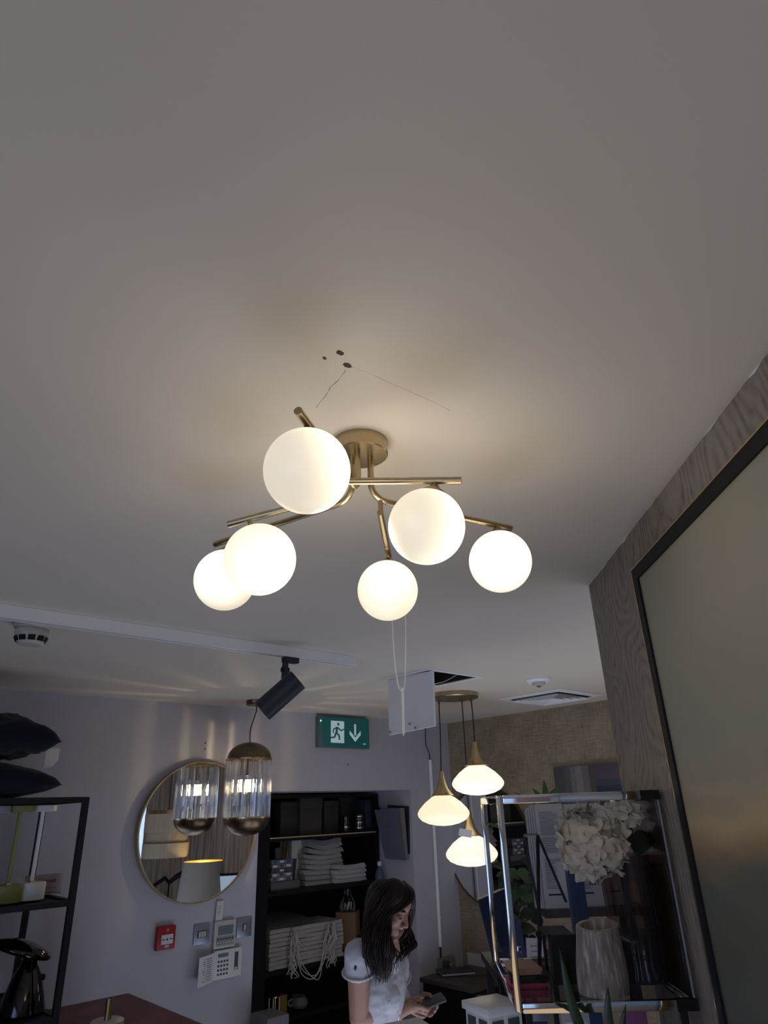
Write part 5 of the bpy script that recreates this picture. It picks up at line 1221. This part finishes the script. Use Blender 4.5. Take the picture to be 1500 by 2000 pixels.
# deep blue display boards at left behind the posts
def board(pts, D_, name, m_, lab, edge=None):
    P_ = [at_depthplane(px, py, D_+o) for px, py, o in pts]
    r = thing(name, Vector(((P_[2].x+P_[3].x)/2, (P_[2].y+P_[3].y)/2, P_[2].z)), lab, 'board')
    obj('board', MB().slab(P_, HF*.025), m_, r, smooth=False)
    if edge: obj('edge_trim', MB().tube([P_[0], P_[1]], .0022, 6), edge, r)
board([(934, 1757, .05), (990, 1733, -.05), (1000, 1893, -.05), (967, 1888, .05)], 2.35, 'blue_display_board', M['bluedark'], 'deep blue display board with a silver top edge behind the chrome posts', M['silver'])
board([(990, 1772, 0), (1016, 1800, 0), (1034, 1892, 0), (1000, 1893, 0)], 2.28, 'blue_display_board', M['blue'], 'smaller mid blue display board right of the deep blue one', M['goldshade'])
P_ = [at_depthplane(1027, 1832, 2.2), at_depthplane(1062, 1833, 2.2), at_depthplane(1063, 1887, 2.2), at_depthplane(1031, 1886, 2.2)]
r = thing('white_card', Vector(((P_[2].x+P_[3].x)/2, (P_[2].y+P_[3].y)/2, P_[2].z)), 'white printed card standing behind the black trestle', 'card')
obj('card', MB().slab(P_, HF*.004), M['paper'], r, smooth=False)
for j in range(4): obj('print_line', MB().box(P_[0].lerp(P_[1], .5)-Vector((0, 0, .018+.013*j))-HF*.002, (.030, .001, .0016), HM), M['greycard'], r, smooth=False)
# console table that carries them
D_ = 2.3; zq = at_depthplane(1000, 1893, 2.25).z-.002
c_ = at_depthplane(1040, 1893, 2.30)
tb_ = thing('console_table', (c_.x, c_.y, 0), 'black console table behind the chrome and glass shelf', 'table')
obj('table_top', MB().box(Vector((c_.x, c_.y, zq-.012))+HF*.06, (.24, .34, .022), HM, bev=.003), M['black'], tb_)
for sx_ in (-.10, .10):
    for sy_ in (-.08, .2): obj('leg', MB().box(Vector((c_.x, c_.y, (zq-.024)/2))+HR*sx_+HF*sy_, (.022, .022, zq-.024), HM), M['black'], tb_, smooth=False)
# leafy plant
pb_ = Vector((c_.x, c_.y, zq))+HF*.14-HR*.03
lp = thing('leafy_plant', pb_, 'bushy green leafy plant behind the chrome and glass shelf', 'plant')
obj('pot', MB().lathe([(0, 0), (.045, 0), (.055, .07), (.05, .07), (.045, .06), (0, .06)], pb_+Vector((0, 0, .0005)), 28), M['black'], lp)
rl = random.Random(5)
for i in range(46):
    px, py = rl.uniform(985, 1068), rl.uniform(1690, 1830); b_ = at_depthplane(px, py, 2.42+rl.uniform(-.08, .08))
    ang = rl.uniform(-1, 1); t_ = b_ + (HR*rl.uniform(-1, 1)+Vector((0, 0, rl.uniform(-.8, .5)))-HF*rl.uniform(0, .6)).normalized()*rl.uniform(.04, .065)
    obj('leaf', leaf_mesh(MB(), b_, t_, rl.uniform(.011, .019), .25, up=-HF+Vector((0, 0, .6))), M['leafdark'] if i % 3 else M['leaf'], lp, angle=80)
    if i % 3 == 0: obj('stem', MB().tube(spline([pb_+Vector((0, 0, .06)), (pb_+b_)/2+HR*rl.uniform(-.03, .03)+Vector((0, 0, .04)), b_], 5), .0022, 6), M['stem'], lp)
for (b_, t_, w_) in (((1066, 1575), (1062, 1522), .010), ((1066, 1572), (1092, 1535), .011), ((1064, 1574), (1040, 1540), .010), ((1068, 1575), (1110, 1562), .008), ((1050, 1575), (1001, 1546), .003), ((985, 1620), (945, 1606), .005)):
    obj('leaf', leaf_mesh(MB(), at_depthplane(*b_, 2.45), at_depthplane(*t_, 2.42), w_*1.1, .25, up=-HF+Vector((0, 0, .4))), M['leaf'], lp, angle=80)
obj('stem', MB().tube(spline([pb_+Vector((0, 0, .06)), at_depthplane(1040, 1750, 2.44), at_depthplane(1055, 1650, 2.45), at_depthplane(1066, 1573, 2.45)], 6), .003, 8), M['stem'], lp)
# white lidded drawer box with a blue light
c_ = at_depthplane(962, 1958, 2.05)
wb = thing('white_drawer_box', (c_.x, c_.y, c_.z-.12), 'cream lidded box with small framed windows, below the blue light', 'box')
mzr = HM @ Matrix.Rotation(radians(28), 3, 'Z')
obj('lid', MB().box(c_-Vector((0, 0, .006)), (.115, .115, .018), mzr, bev=.003), M['white_plastic'], wb)
obj('body', MB().box(c_-Vector((0, 0, .067)), (.100, .100, .104), mzr), M['white_plastic'], wb, smooth=False)
for s_ in (-.024, .024): obj('window_panel', MB().box(c_-Vector((0, 0, .06))+mzr@Vector((s_, -.0505, 0)), (.034, .002, .07), mzr), M['darkgrey'], wb, smooth=False)
for s_ in (-.024, .024): obj('window_panel', MB().box(c_-Vector((0, 0, .06))+mzr@Vector((-.0505, s_, 0)), (.002, .034, .07), mzr), M['darkgrey'], wb, smooth=False)
st_ = thing('side_pedestal', (c_.x, c_.y, 0), 'black pedestal under the cream lidded box', 'pedestal')
obj('column', MB().box((c_.x, c_.y, (c_.z-.120)/2), (.13, .13, c_.z-.121), mzr, bev=.004), M['black'], st_)
q = at_depthplane(965, 1946, 2.14); rt = thing('router', (q.x, q.y, q.z-.02), 'small black router with a glowing blue light behind the cream box', 'router')
obj('case', MB().box(q-Vector((0, 0, .012)), (.09, .05, .022), HM, bev=.003).box(Vector((q.x, q.y, (q.z-.024)/2)), (.03, .03, q.z-.024), HM), M['black'], rt)
obj('blue_light', MB().box(q-HF*.026-Vector((0, 0, .004)), (.022, .003, .010), HM), mat('blue_led', (.05, .1, .9), .4, emit=(.05, .14, 1), estr=2.5), rt, smooth=False)

# ------------------------------------------------------------------ white desk corner in front of the woman
zd = dep(815, 1987, 2.16).z
dk = thing('white_desk', (pl(815, 1987, 2, zd).x, pl(815, 1987, 2, zd).y, 0), 'white desk top whose corner shows in front of the seated woman', 'desk')
a_ = pl(817, 1986, 2, zd); b_ = pl(741, 2001, 2, zd); c2_ = pl(842, 2003, 2, zd)
u1 = (b_-a_).normalized(); u2 = (c2_-a_).normalized()
pts = [a_, a_+u1*.75, a_+u1*.75+u2*.55, a_+u2*.55]
obj('desk_top', MB().slab(pts, (0, 0, -.02)), M['white_plastic'], dk, smooth=False)
for p_ in pts: 
    cen = sum(pts, Vector())/4; q = p_.lerp(cen, .12); obj('leg', MB().box((q.x, q.y, (zd-.021)/2), (.03, .03, zd-.021)), M['white_plastic'], dk, smooth=False)

# ------------------------------------------------------------------ things the big round mirror reflects (they stand behind the papered wall)
q = Vector((3.12, 1.16, 1.10)); 
ls = thing('shaded_table_lamp', (q.x, q.y, 0), 'tapered grey lampshade with gold lining, seen in the gold rimmed mirror', 'table lamp')
M['lining'] = mat('lit_gold_lining', (.6, .4, .1), .35, .6, emit=(1, .62, .10), estr=.35)
obj('lamp_shade', MB().lathe([(.205, -.17), (.165, .17)], q, 56), mat('grey_linen_shade', (.34, .32, .29), .85, var=.04), ls)
obj('shade_lining', MB().lathe([(.202, -.17), (.162, .17)], q, 56), M['lining'], ls)
l = bpy.data.lights.new('shade_bulb', 'POINT'); l.energy = 4; l.color = (1, .80, .50); l.shadow_soft_size = .03
lo = bpy.data.objects.new('shade_bulb', l); COL.objects.link(lo); lo.location = Vector((0, 0, q.z+.06)); lo.parent = ls
obj('lamp_stem', MB().tube([(q.x, q.y, .90), (q.x, q.y, q.z+.08)], .012, 16), M['brass'], ls)
obj('lamp_base', MB().lathe([(0, .702), (.08, .702), (.09, .72), (.05, .76), (.07, .83), (.03, .90), (.012, .92)], (q.x, q.y, 0), 36), M['marble'], ls)
q = Vector((2.93, .80, 1.0)); 
ft_ = thing('fringed_pendant', (q.x, q.y, CEIL), 'cream pendant lamp of stacked fringed tiers, seen in the gold rimmed mirror', 'pendant lamp')
v = lambda py: dep(330, py, 6.0).z
zs_ = (v(1580), v(1590), v(1622), v(1645), v(1665))
M['fringe'] = mat('cream_fringe', (.42, .36, .27), .85, var=.35, scale=4, stretch=(60, 60, .6))
tiers = ((zs_[1]+.004, zs_[2]-.01, .20), (zs_[2], zs_[3]-.01, .185), (zs_[3], zs_[4]-.03, .20))
for (zt1, zt2, rr2) in tiers: obj('fringe_tier', MB().lathe([(rr2*.5, zt1), (rr2, zt1), (rr2, zt2), (rr2*.985, zt2), (rr2*.985, zt1-.004), (rr2*.5, zt1-.004)], (q.x, q.y, 0), 72, flute=lambda a, z_: .006*sin(a*60)), M['fringe'], ft_)
obj('gold_band', MB().lathe([(.19, zs_[1]+.004), (.19, zs_[1]+.035)], (q.x, q.y, 0), 48), M['goldshade'], ft_)
obj('cord', MB().tube([(q.x, q.y, zs_[1]), (q.x, q.y, CEIL)], .004, 8), M['cable'], ft_)
sqz = lambda px, py, t: (lambda v_: Vector((v_.x, 2*YM-v_.y, v_.z)))(dep(px, py, t))
brn = thing('branch_sculpture', sqz(330, 1800, 6.4), 'black zigzag branch ornament, seen in the gold rimmed mirror', 'ornament')
obj('branch', MB().tube([sqz(*p_, 6.4) for p_ in ((300, 1730), (322, 1715), (330, 1724), (345, 1712), (366, 1700))], [.018, .02, .022, .024, .028], 10), M['black'], brn, smooth=False)
st2 = sqz(330, 1724, 6.4); obj('rod', MB().tube([(st2.x, st2.y, 0), (st2.x, st2.y, st2.z)], .008, 10), M['black'], brn)
q = sqz(441, 1733, 5.6)
mo = thing('desk_monitor', (q.x, q.y, 0), 'black framed desk monitor with a pale screen, seen in the gold rimmed mirror', 'monitor')
M['pcscreen'] = mat('pale_lit_screen', (.1, .12, .15), .3, emit=(.45, .58, .78), estr=.55)
obj('bezel', MB().box(q, (.27, .02, .21), Matrix.Rotation(.5, 3, 'Z'), bev=.003), M['black'], mo)
obj('screen', MB().box(q+Matrix.Rotation(.5, 3, 'Z')@Vector((0, .0105, 0)), (.232, .002, .172), Matrix.Rotation(.5, 3, 'Z')), M['pcscreen'], mo, smooth=False)
obj('stand', MB().tube([(q.x, q.y, q.z-.09), (q.x, q.y, .702)], .014, 12), M['black'], mo)
dk2 = thing('counter', (q.x, q.y, 0), 'dark shop counter under the grey shaded lamp and the desk monitor', 'counter')
obj('top', MB().box((3.25, 1.15, .685), (.8, .8, .03), bev=.003), M['wooddark'], dk2)
obj('cabinet', MB().box((3.25, 1.15, .335), (.76, .76, .668)), M['black'], dk2, smooth=False)

# ------------------------------------------------------------------ seated woman looking down at her phone
KS = .945
def H(x, y, t): return dep(640+x/5.77, 1680+y/5.77, t*KS)
class PB(MB):
    def ell(s, c, rad, m=None, n=20): return MB.ell(s, c, tuple(q*KS for q in rad), m, n)
    def cap(s, a, b, ra, rb, n=16): return MB.cap(s, a, b, ra*KS, rb*KS, n)
YV = Vector((0, 0, 1))
woman = thing('person', (H(500, 1500, 2.6).x, H(500, 1500, 2.6).y, 0), 'seated woman with long dark hair in a white blouse, looking down at her phone', 'person')
# head frame: x facing, y her left, z up
lat, aw = HR, HF
fd = (lat*.86 - aw*.51).normalized(); ld = Vector((-fd.y, fd.x, 0)); th_ = radians(27)
hx = fd*cos(th_) - YV*sin(th_); hz_ = fd*sin(th_) + YV*cos(th_)
HD = Matrix(((hx.x, ld.x, hz_.x), (hx.y, ld.y, hz_.y), (hx.z, ld.z, hz_.z)))
HO = H(690, 480, 2.6)
def hp(x, y, z): return HO + HD@Vector((x, y, z))*KS*.94
def blobm(k, c, r, n=18, rot=None): k.ell(hp(*c), tuple(q*.94 for q in r), HD if rot is None else HD@rot, n)
def remesh(o, vox, sm=4, f=.5):
    m_ = o.modifiers.new('remesh', 'REMESH'); m_.mode = 'VOXEL'; m_.voxel_size = vox; m_.use_smooth_shade = True
    s_ = o.modifiers.new('smooth', 'SMOOTH'); s_.factor = f; s_.iterations = sm
def rawobj(name, k, m_, parent, vox, sm=4): o = obj(name, k, m_, parent); remesh(o, vox, sm); return o
k = PB()
# skull, face, jaw
blobm(k, (-.010, 0, .008), (.086, .069, .072), 28)
blobm(k, (.035, 0, -.020), (.056, .058, .070), 24)
blobm(k, (.045, 0, .030), (.045, .056, .045), 20)
blobm(k, (.040, 0, -.070), (.044, .043, .038), 20)
blobm(k, (.074, 0, -.102), (.017, .019, .015), 14)
k.cap(hp(.074, 0, -.102), hp(-.005, .044, -.060), .012, .012); k.cap(hp(.074, 0, -.102), hp(-.005, -.044, -.060), .012, .012)
for s_ in (-1, 1):
    blobm(k, (.054, s_*.033, -.036), (.028, .024, .026), 16)      # cheeks
    blobm(k, (.075, s_*.030, .014), (.015, .020, .007), 12)       # brow ridge
    blobm(k, (.076, s_*.030, -.008), (.0105, .014, .0085), 14)    # lids
    blobm(k, (.0, s_*.070, -.015), (.018, .007, .028), 12)        # ears
k.cap(hp(.085, 0, .004), hp(.106, 0, -.033), .0075, .0090); blobm(k, (.106, 0, -.036), (.0100, .0110, .0088), 14)
for s_ in (-1, 1): blobm(k, (.097, s_*.012, -.041), (.008, .006, .006), 10)
blobm(k, (.080, 0, -.066), (.016, .024, .018), 16); blobm(k, (.056, 0, -.062), (.034, .040, .040), 20); blobm(k, (.050, 0, -.030), (.040, .050, .045), 20); blobm(k, (.078, 0, -.048), (.020, .020, .016), 16); blobm(k, (.066, 0, .026), (.028, .044, .034), 20)
# neck
nb_ = H(640, 1010, 2.63); k.cap(hp(-.03, 0, -.05), nb_, .047, .052); k.cap(hp(.01, 0, -.07), nb_+fd*.02, .040, .045)
# torso, hips and legs (mostly under the clothes)
sn, sf = H(345, 1060, 2.50), H(775, 1180, 2.80); sm_ = (sn+sf)/2
pel = Vector((H(350, 2450, 2.68).x, H(350, 2450, 2.68).y, .56)); tdir = (sf-sn).normalized()
fb = Vector((tdir.y, -tdir.x, 0)).normalized()      # body's facing
if fb.dot(lat) < 0: fb = -fb
TX = Matrix(((fb.x, -fb.y, 0), (fb.y, fb.x, 0), (0, 0, 1)))
chest = sm_ - YV*.10 + fb*.0; waist = chest.lerp(pel, .5)
k.ell(chest, (.088, .135, .14), TX, 24); k.ell(waist, (.078, .115, .14), TX, 24); k.ell(pel+YV*.04, (.11, .155, .11), TX, 24)
k.cap(sn, sf, .046, .046); k.cap(nb_, sm_-YV*.02, .05, .06)
ns_ = [(sn, H(352, 1760, 2.47), H(800, 1722, 2.56)), (sf, H(770, 1610, 2.83), H(955, 1625, 2.72))]
sh_, el, wr = ns_[0]; k.cap(sh_, sh_.lerp(el, .45), .047, .041); k.cap(sh_.lerp(el, .45), el, .041, .036); k.cap(el, el.lerp(wr, .35), .037, .035); k.cap(el.lerp(wr, .35), wr, .035, .0235)
sh_, el, wr = ns_[1]; k.cap(sh_, el, .044, .034); k.cap(el, el.lerp(wr, .4), .035, .032); k.cap(el.lerp(wr, .4), wr, .032, .023)
for s_ in (-1, 1):
    hip = pel + TX@Vector((0, s_*.085, 0)); kn = hip + fb*.40 + YV*.02; an = kn - fb*.05 - Vector((0, 0, kn.z-.09)); 
    k.cap(hip, kn, .078, .055); k.cap(kn, an, .053, .034); k.cap(an-YV*.04, an+fb*.13-YV*.055, .030, .024)
# hands
def chain(pts, r0, r1):
    ps = [H(*p) for p in pts]; n = len(ps)
    for i in range(n-1): k.cap(ps[i], ps[i+1], r0+(r1-r0)*i/(n-1), r0+(r1-r0)*(i+1)/(n-1), 10)
wn_ = ns_[0][2]
k.cap(wn_, H(910, 1650, 2.575), .0225, .022); k.cap(H(850, 1690, 2.57), H(970, 1655, 2.58), .021, .016); k.cap(H(880, 1640, 2.585), H(965, 1610, 2.60), .017, .013)
chain([(955, 1610, 2.60), (1020, 1578, 2.60), (1052, 1592, 2.61), (1050, 1612, 2.63)], .0090, .0070)
chain([(950, 1640, 2.575), (1050, 1652, 2.575), (1125, 1686, 2.585), (1150, 1664, 2.61)], .0092, .0068)
chain([(950, 1675, 2.575), (1045, 1706, 2.58), (1105, 1728, 2.595), (1130, 1705, 2.615)], .0088, .0066)
chain([(930, 1700, 2.58), (1020, 1752, 2.59), (1080, 1768, 2.605), (1105, 1745, 2.62)], .0080, .0060)
chain([(870, 1640, 2.585), (930, 1580, 2.60), (990, 1560, 2.615), (1030, 1556, 2.63)], .0105, .0074)
wf_ = ns_[1][2]
k.cap(wf_, H(1040, 1590, 2.71), .022, .020); k.cap(H(1000, 1620, 2.71), H(1085, 1600, 2.70), .019, .015)
chain([(1020, 1575, 2.70), (1085, 1512, 2.69), (1150, 1520, 2.675), (1182, 1565, 2.665)], .0105, .0078)
chain([(1085, 1600, 2.71), (1160, 1625, 2.71), (1215, 1632, 2.69), (1232, 1612, 2.67)], .0088, .0066)
chain([(1080, 1625, 2.71), (1155, 1668, 2.705), (1215, 1672, 2.685), (1236, 1648, 2.665)], .0088, .0066)
chain([(1070, 1650, 2.71), (1135, 1705, 2.70), (1190, 1712, 2.68), (1215, 1690, 2.66)], .0084, .0064)
chain([(1055, 1665, 2.71), (1105, 1735, 2.695), (1150, 1755, 2.675), (1180, 1738, 2.66)], .0076, .0058)
body = obj('body', k, M['skin'], woman); remesh(body, .0030, 3, .45)
# lips, lashes, brows
k = PB(); k.ell(hp(.0935, 0, -.0620), (.0050, .0175, .0030), HD, 14); k.ell(hp(.0930, 0, -.0700), (.0055, .0150, .0036), HD, 14); obj('lips', k, M['lips'], woman)
for s_ in (-1, 1):
    pts = [hp(.089+(.004 if i in (1, 2, 3) else 0)-.0035*abs(i-1), s_*(.014+.010*i), .013+.004*sin(i*.9)) for i in range(4)]
    obj('eyebrow', MB().tube(spline(pts, 5), [.0030]*10+[.0020]*6, 6), M['hair'], woman)
    pts = [hp(.0885-.0026*abs(i-1.4)**1.6, s_*(.018+.0085*i), -.0125-.0008*abs(i-1.5)) for i in range(4)]
    obj('eyelash', MB().tube(spline(pts, 5), .0018, 6), M['hair'], woman)
# blouse
k = PB()
k.ell(chest+YV*.0, (.104, .150, .155), TX, 26); k.ell(waist, (.098, .132, .17), TX, 26); k.ell(pel+YV*.06, (.125, .165, .10), TX, 24)
k.ell(chest-YV*.02+fb*.045+tdir*.055, (.062, .062, .062), TX, 18); k.ell(chest-YV*.02+fb*.045-tdir*.055, (.062, .062, .062), TX, 18)
k.cap(sn-YV*.002, sf-YV*.002, .055, .055); k.cap(nb_-YV*.045, sm_-YV*.03, .058, .07)
for (sh_, el, wr), L_ in ((ns_[0], .31), (ns_[1], .31)):
    e_ = sh_.lerp(el, L_); k.cap(sh_, e_.lerp(sh_, .3), .052, .054); k.tube([sh_.lerp(el, .08), e_.lerp(sh_, .12), e_], [.049, .053, .055], 20)
bl = obj('blouse', k, M['blouse'], woman); remesh(bl, .0045, 3, .5)
tx = bpy.data.textures.new('cloth_creases', 'CLOUDS'); tx.noise_scale = .022; tx.noise_depth = 2
dm = bl.modifiers.new('creases', 'DISPLACE'); dm.texture = tx; dm.strength = .006; dm.mid_level = .5; dm.texture_coords = 'LOCAL'
sh_, el, wr = ns_[0]; e_ = sh_.lerp(el, .31); ax_ = (el-sh_).normalized()
u_ = ax_.cross(HF).normalized(); v_ = ax_.cross(u_)
obj('sleeve_hem', MB().tube([e_-ax_*.004+(u_*cos(2*pi*i/28)+v_*sin(2*pi*i/28))*.0565 for i in range(28)], .0045, 8, closed=True), M['blouse'], woman)
sh_, el2, wr2 = ns_[1]; e2 = sh_.lerp(el2, .31); ax2 = (el2-sh_).normalized(); u2_ = ax2.cross(HF).normalized(); v2_ = ax2.cross(u2_)
obj('sleeve_hem', MB().tube([e2-ax2*.004+(u2_*cos(2*pi*i/28)+v2_*sin(2*pi*i/28))*.0565 for i in range(28)], .0042, 8, closed=True), M['blouse'], woman)
bt_ = H(312, 1215, 2.415); obj('sleeve_button', MB().ell(bt_, (.006, .004, .0085), n=12), M['wooddark'], woman)
# bow at the waist of the blouse
kn_ = H(640, 1640, 2.505)
k = PB()
for p0, p1, p2 in (((640, 1640), (600, 1600), (665, 1575)), ((640, 1640), (690, 1600), (672, 1570))): k.tube(spline([H(*p0, 2.505), H(*p1, 2.495), H(*p2, 2.50)], 6), [.006, .008, .009, .010, .011, .011, .012, .011, .010, .009, .008, .006, .004], 8)
k.tube(spline([kn_, H(620, 1680, 2.495), H(650, 1715, 2.50)], 6), .006, 8); k.ell(kn_, (.010, .010, .012), n=10)
obj('waist_bow', k, M['blouse'], woman)
# trousers
k = PB(); k.ell(pel+YV*.0, (.128, .17, .10), TX, 24)
for s_ in (-1, 1):
    hip = pel + TX@Vector((0, s_*.085, 0)); kn = hip + fb*.40 + YV*.02; an = kn - fb*.05 - Vector((0, 0, kn.z-.09)); k.cap(hip, kn, .090, .066); k.cap(kn, an+YV*.02, .064, .050)
tr_ = obj('trousers', k, M['trousers'], woman); remesh(tr_, .006, 3)
# bracelets and ring
for t in (.82, .90):
    c_ = ns_[0][1].lerp(ns_[0][2], t); ax_ = (ns_[0][2]-ns_[0][1]).normalized(); u_ = ax_.cross(YV).normalized(); v_ = ax_.cross(u_); r_ = .0295-.002*(t > .85)
    o_ = obj('bracelet', MB().tube([c_+(u_*cos(2*pi*i/28)+v_*sin(2*pi*i/28))*r_ for i in range(28)], .0016, 8, closed=True), M['silver'], woman)
c_ = H(1020, 1578, 2.60); ax_ = (H(1052, 1592, 2.61)-H(955, 1610, 2.60)).normalized(); u_ = ax_.cross(YV).normalized(); v_ = ax_.cross(u_)
obj('ring', MB().tube([c_+(u_*cos(2*pi*i/18)+v_*sin(2*pi*i/18))*.0098 for i in range(18)], .0013, 6, closed=True), M['gold'], woman)
# hair: cap plus wavy locks
k = PB()
blobm(k, (-.022, 0, .004), (.084, .074, .074), 28); blobm(k, (-.040, 0, -.015), (.062, .070, .080), 24); blobm(k, (.016, -.006, .036), (.058, .062, .040), 20)
cap_ = obj('hair_cap', k, M['hair'], woman); remesh(cap_, .004, 3)
GLf = [(800, 236, 2.59), (650, 262, 2.54), (520, 350, 2.50), (435, 520, 2.49), (412, 720, 2.48), (405, 900, 2.455), (430, 1090, 2.44), (500, 1290, 2.44), (565, 1420, 2.45)]
GRt = [(830, 238, 2.60), (930, 330, 2.57), (955, 440, 2.55), (850, 545, 2.52), (712, 640, 2.50), (682, 800, 2.48), (695, 1000, 2.46), (735, 1210, 2.46), (690, 1400, 2.47)]
rg = random.Random(21); k = PB()
def lock(A_, B_, s, jit, r, k, dt=0, tmax=1.0, amp=26, ph=None):
    n = len(A_); ps = []; ph = s*5+rg.uniform(-.9, .9) if ph is None else ph; am = amp*rg.uniform(.55, 1.3); fq = rg.uniform(1.6, 1.95)
    jx, jy = rg.uniform(-jit, jit), rg.uniform(-jit, jit)
    for i in range(n):
        u = i/(n-1)
        x = A_[i][0]*(1-s)+B_[i][0]*s; y = A_[i][1]*(1-s)+B_[i][1]*s; t = A_[i][2]*(1-s)+B_[i][2]*s
        w_ = min(1, max(0, u-.22)*2.0)
        w_ *= .6+.8*u; ps.append(H(x+jx*w_+am*w_*sin(ph+i*fq), y+jy*(.3+u), t+dt*min(1, u*3+.25)+.012*w_*cos(ph+i*fq)))
    ps = spline(ps, 5); N = int(len(ps)*tmax); ps = ps[:max(N, 6)]; N = len(ps)
    k.tube(ps, [r*(.55+.45*min(1, i/6))*(1 if i < N*.72 else max(.08, (1-(i-N*.72)/(N*.30)))) for i in range(N)], 6)
for i in range(260):
    s = rg.random(); lock(GLf, GRt, s, 16, rg.uniform(.0026, .0052), k, dt=rg.uniform(-.018, .045), tmax=rg.uniform(.70, 1.0)+(0 if .2 < s < .95 else -.04))
for i in range(60):
    s = rg.random(); lock(GLf, GRt, s, 26, rg.uniform(.0014, .0026), k, dt=rg.uniform(-.024, -.012), tmax=rg.uniform(.75, 1.02), amp=34, ph=rg.uniform(0, 6.28))
obj('hair_near_side', k, M['hair'], woman, angle=80)
# inner fill so that the mass is solid
k = PB(); prev = None
for i in range(2, len(GLf)-1):
    a_, b_ = H(*GLf[i]), H(*GRt[i]); c_ = (a_+b_)/2 + HF*.030; r_ = (a_-b_).length*.36
    if prev: k.cap(prev[0], c_, prev[1], r_*(.6 if i == len(GLf)-1 else 1), 16)
    prev = (c_, r_)
fil = obj('hair_underlayer', k, M['hair'], woman); remesh(fil, .006, 4)
k = PB()
GFa = [(850, 240, 2.62), (940, 330, 2.66), (965, 450, 2.70), (935, 580, 2.74), (905, 700, 2.75), (880, 820, 2.74), (830, 930, 2.72), (770, 1050, 2.68), (760, 1180, 2.64)]
GFb = [(860, 240, 2.64), (960, 340, 2.70), (978, 470, 2.74), (965, 620, 2.78), (940, 760, 2.79), (950, 870, 2.78), (965, 980, 2.76), (905, 1090, 2.72), (845, 1200, 2.68)]
for i in range(75):
    s = rg.random(); lock(GFa, GFb, s, 14, rg.uniform(.0024, .0045), k, dt=rg.uniform(-.01, .02), tmax=rg.uniform(.68, 1.0), amp=36)
GMa = [(860, 300, 2.60), (900, 420, 2.62), (760, 640, 2.56), (690, 800, 2.52), (700, 930, 2.50), (720, 1060, 2.50), (700, 1200, 2.50), (690, 1340, 2.49)]
GMb = [(870, 300, 2.62), (930, 420, 2.64), (760, 660, 2.58), (700, 830, 2.55), (740, 960, 2.55), (790, 1060, 2.56), (770, 1180, 2.55), (800, 1290, 2.54)]
for i in range(26): lock(GMa, GMb, rg.random(), 8, rg.uniform(.0018, .0034), k, dt=rg.uniform(-.008, .008), tmax=rg.uniform(.75, 1.0), amp=24)
obj('hair_far_side', k, M['hair'], woman, angle=80)
k = PB()
FLa = [(700, 250, 2.62), (560, 330, 2.62), (460, 480, 2.62), (410, 650, 2.62), (385, 780, 2.62), (340, 870, 2.60), (290, 910, 2.58)]
FLb = [(700, 250, 2.62), (580, 330, 2.62), (480, 500, 2.60), (425, 680, 2.58), (400, 860, 2.54), (370, 1010, 2.48), (400, 1180, 2.45)]
for i in range(16): lock(FLa, FLb, rg.random(), 10, rg.uniform(.0012, .0024), k, amp=10, tmax=rg.uniform(.85, 1))
obj('hair_flyaway', k, M['hair'], woman, angle=80)
# phone held in both hands
ph0, ph1 = H(1020, 1650, 2.63), H(1308, 1537, 2.66); pd = (ph1-ph0).normalized(); pw = (HF + YV*.18); pw = (pw-pd*pw.dot(pd)).normalized(); pn = pd.cross(pw); PMx = Matrix(((pd.x, pw.x, pn.x), (pd.y, pw.y, pn.y), (pd.z, pw.z, pn.z)))
phn = thing('phone', ph0.lerp(ph1, .5), 'dark smartphone held in both hands by the seated woman', 'phone')
obj('case', MB().box(ph0.lerp(ph1, .5), ((ph1-ph0).length, .072, .009), PMx, bev=.003), M['phonebody'], phn)
obj('screen', MB().box(ph0.lerp(ph1, .5)+pn*(.005 if pn.z > 0 else -.005), ((ph1-ph0).length-.008, .064, .0006), PMx), M['screen'], phn, smooth=False)
# stool
stl = thing('stool', (pel.x, pel.y, 0), 'black round stool under the seated woman', 'stool')
obj('seat', MB().lathe([(0, pel.z-.13), (.17, pel.z-.13), (.18, pel.z-.11), (.17, pel.z-.085), (0, pel.z-.085)], (pel.x, pel.y, 0), 40), M['black'], stl)
for i in range(4):
    a = pi/4+i*pi/2; obj('leg', MB().tube([(pel.x+.12*cos(a), pel.y+.12*sin(a), pel.z-.13), (pel.x+.18*cos(a), pel.y+.18*sin(a), 0)], .011, 10), M['black'], stl)
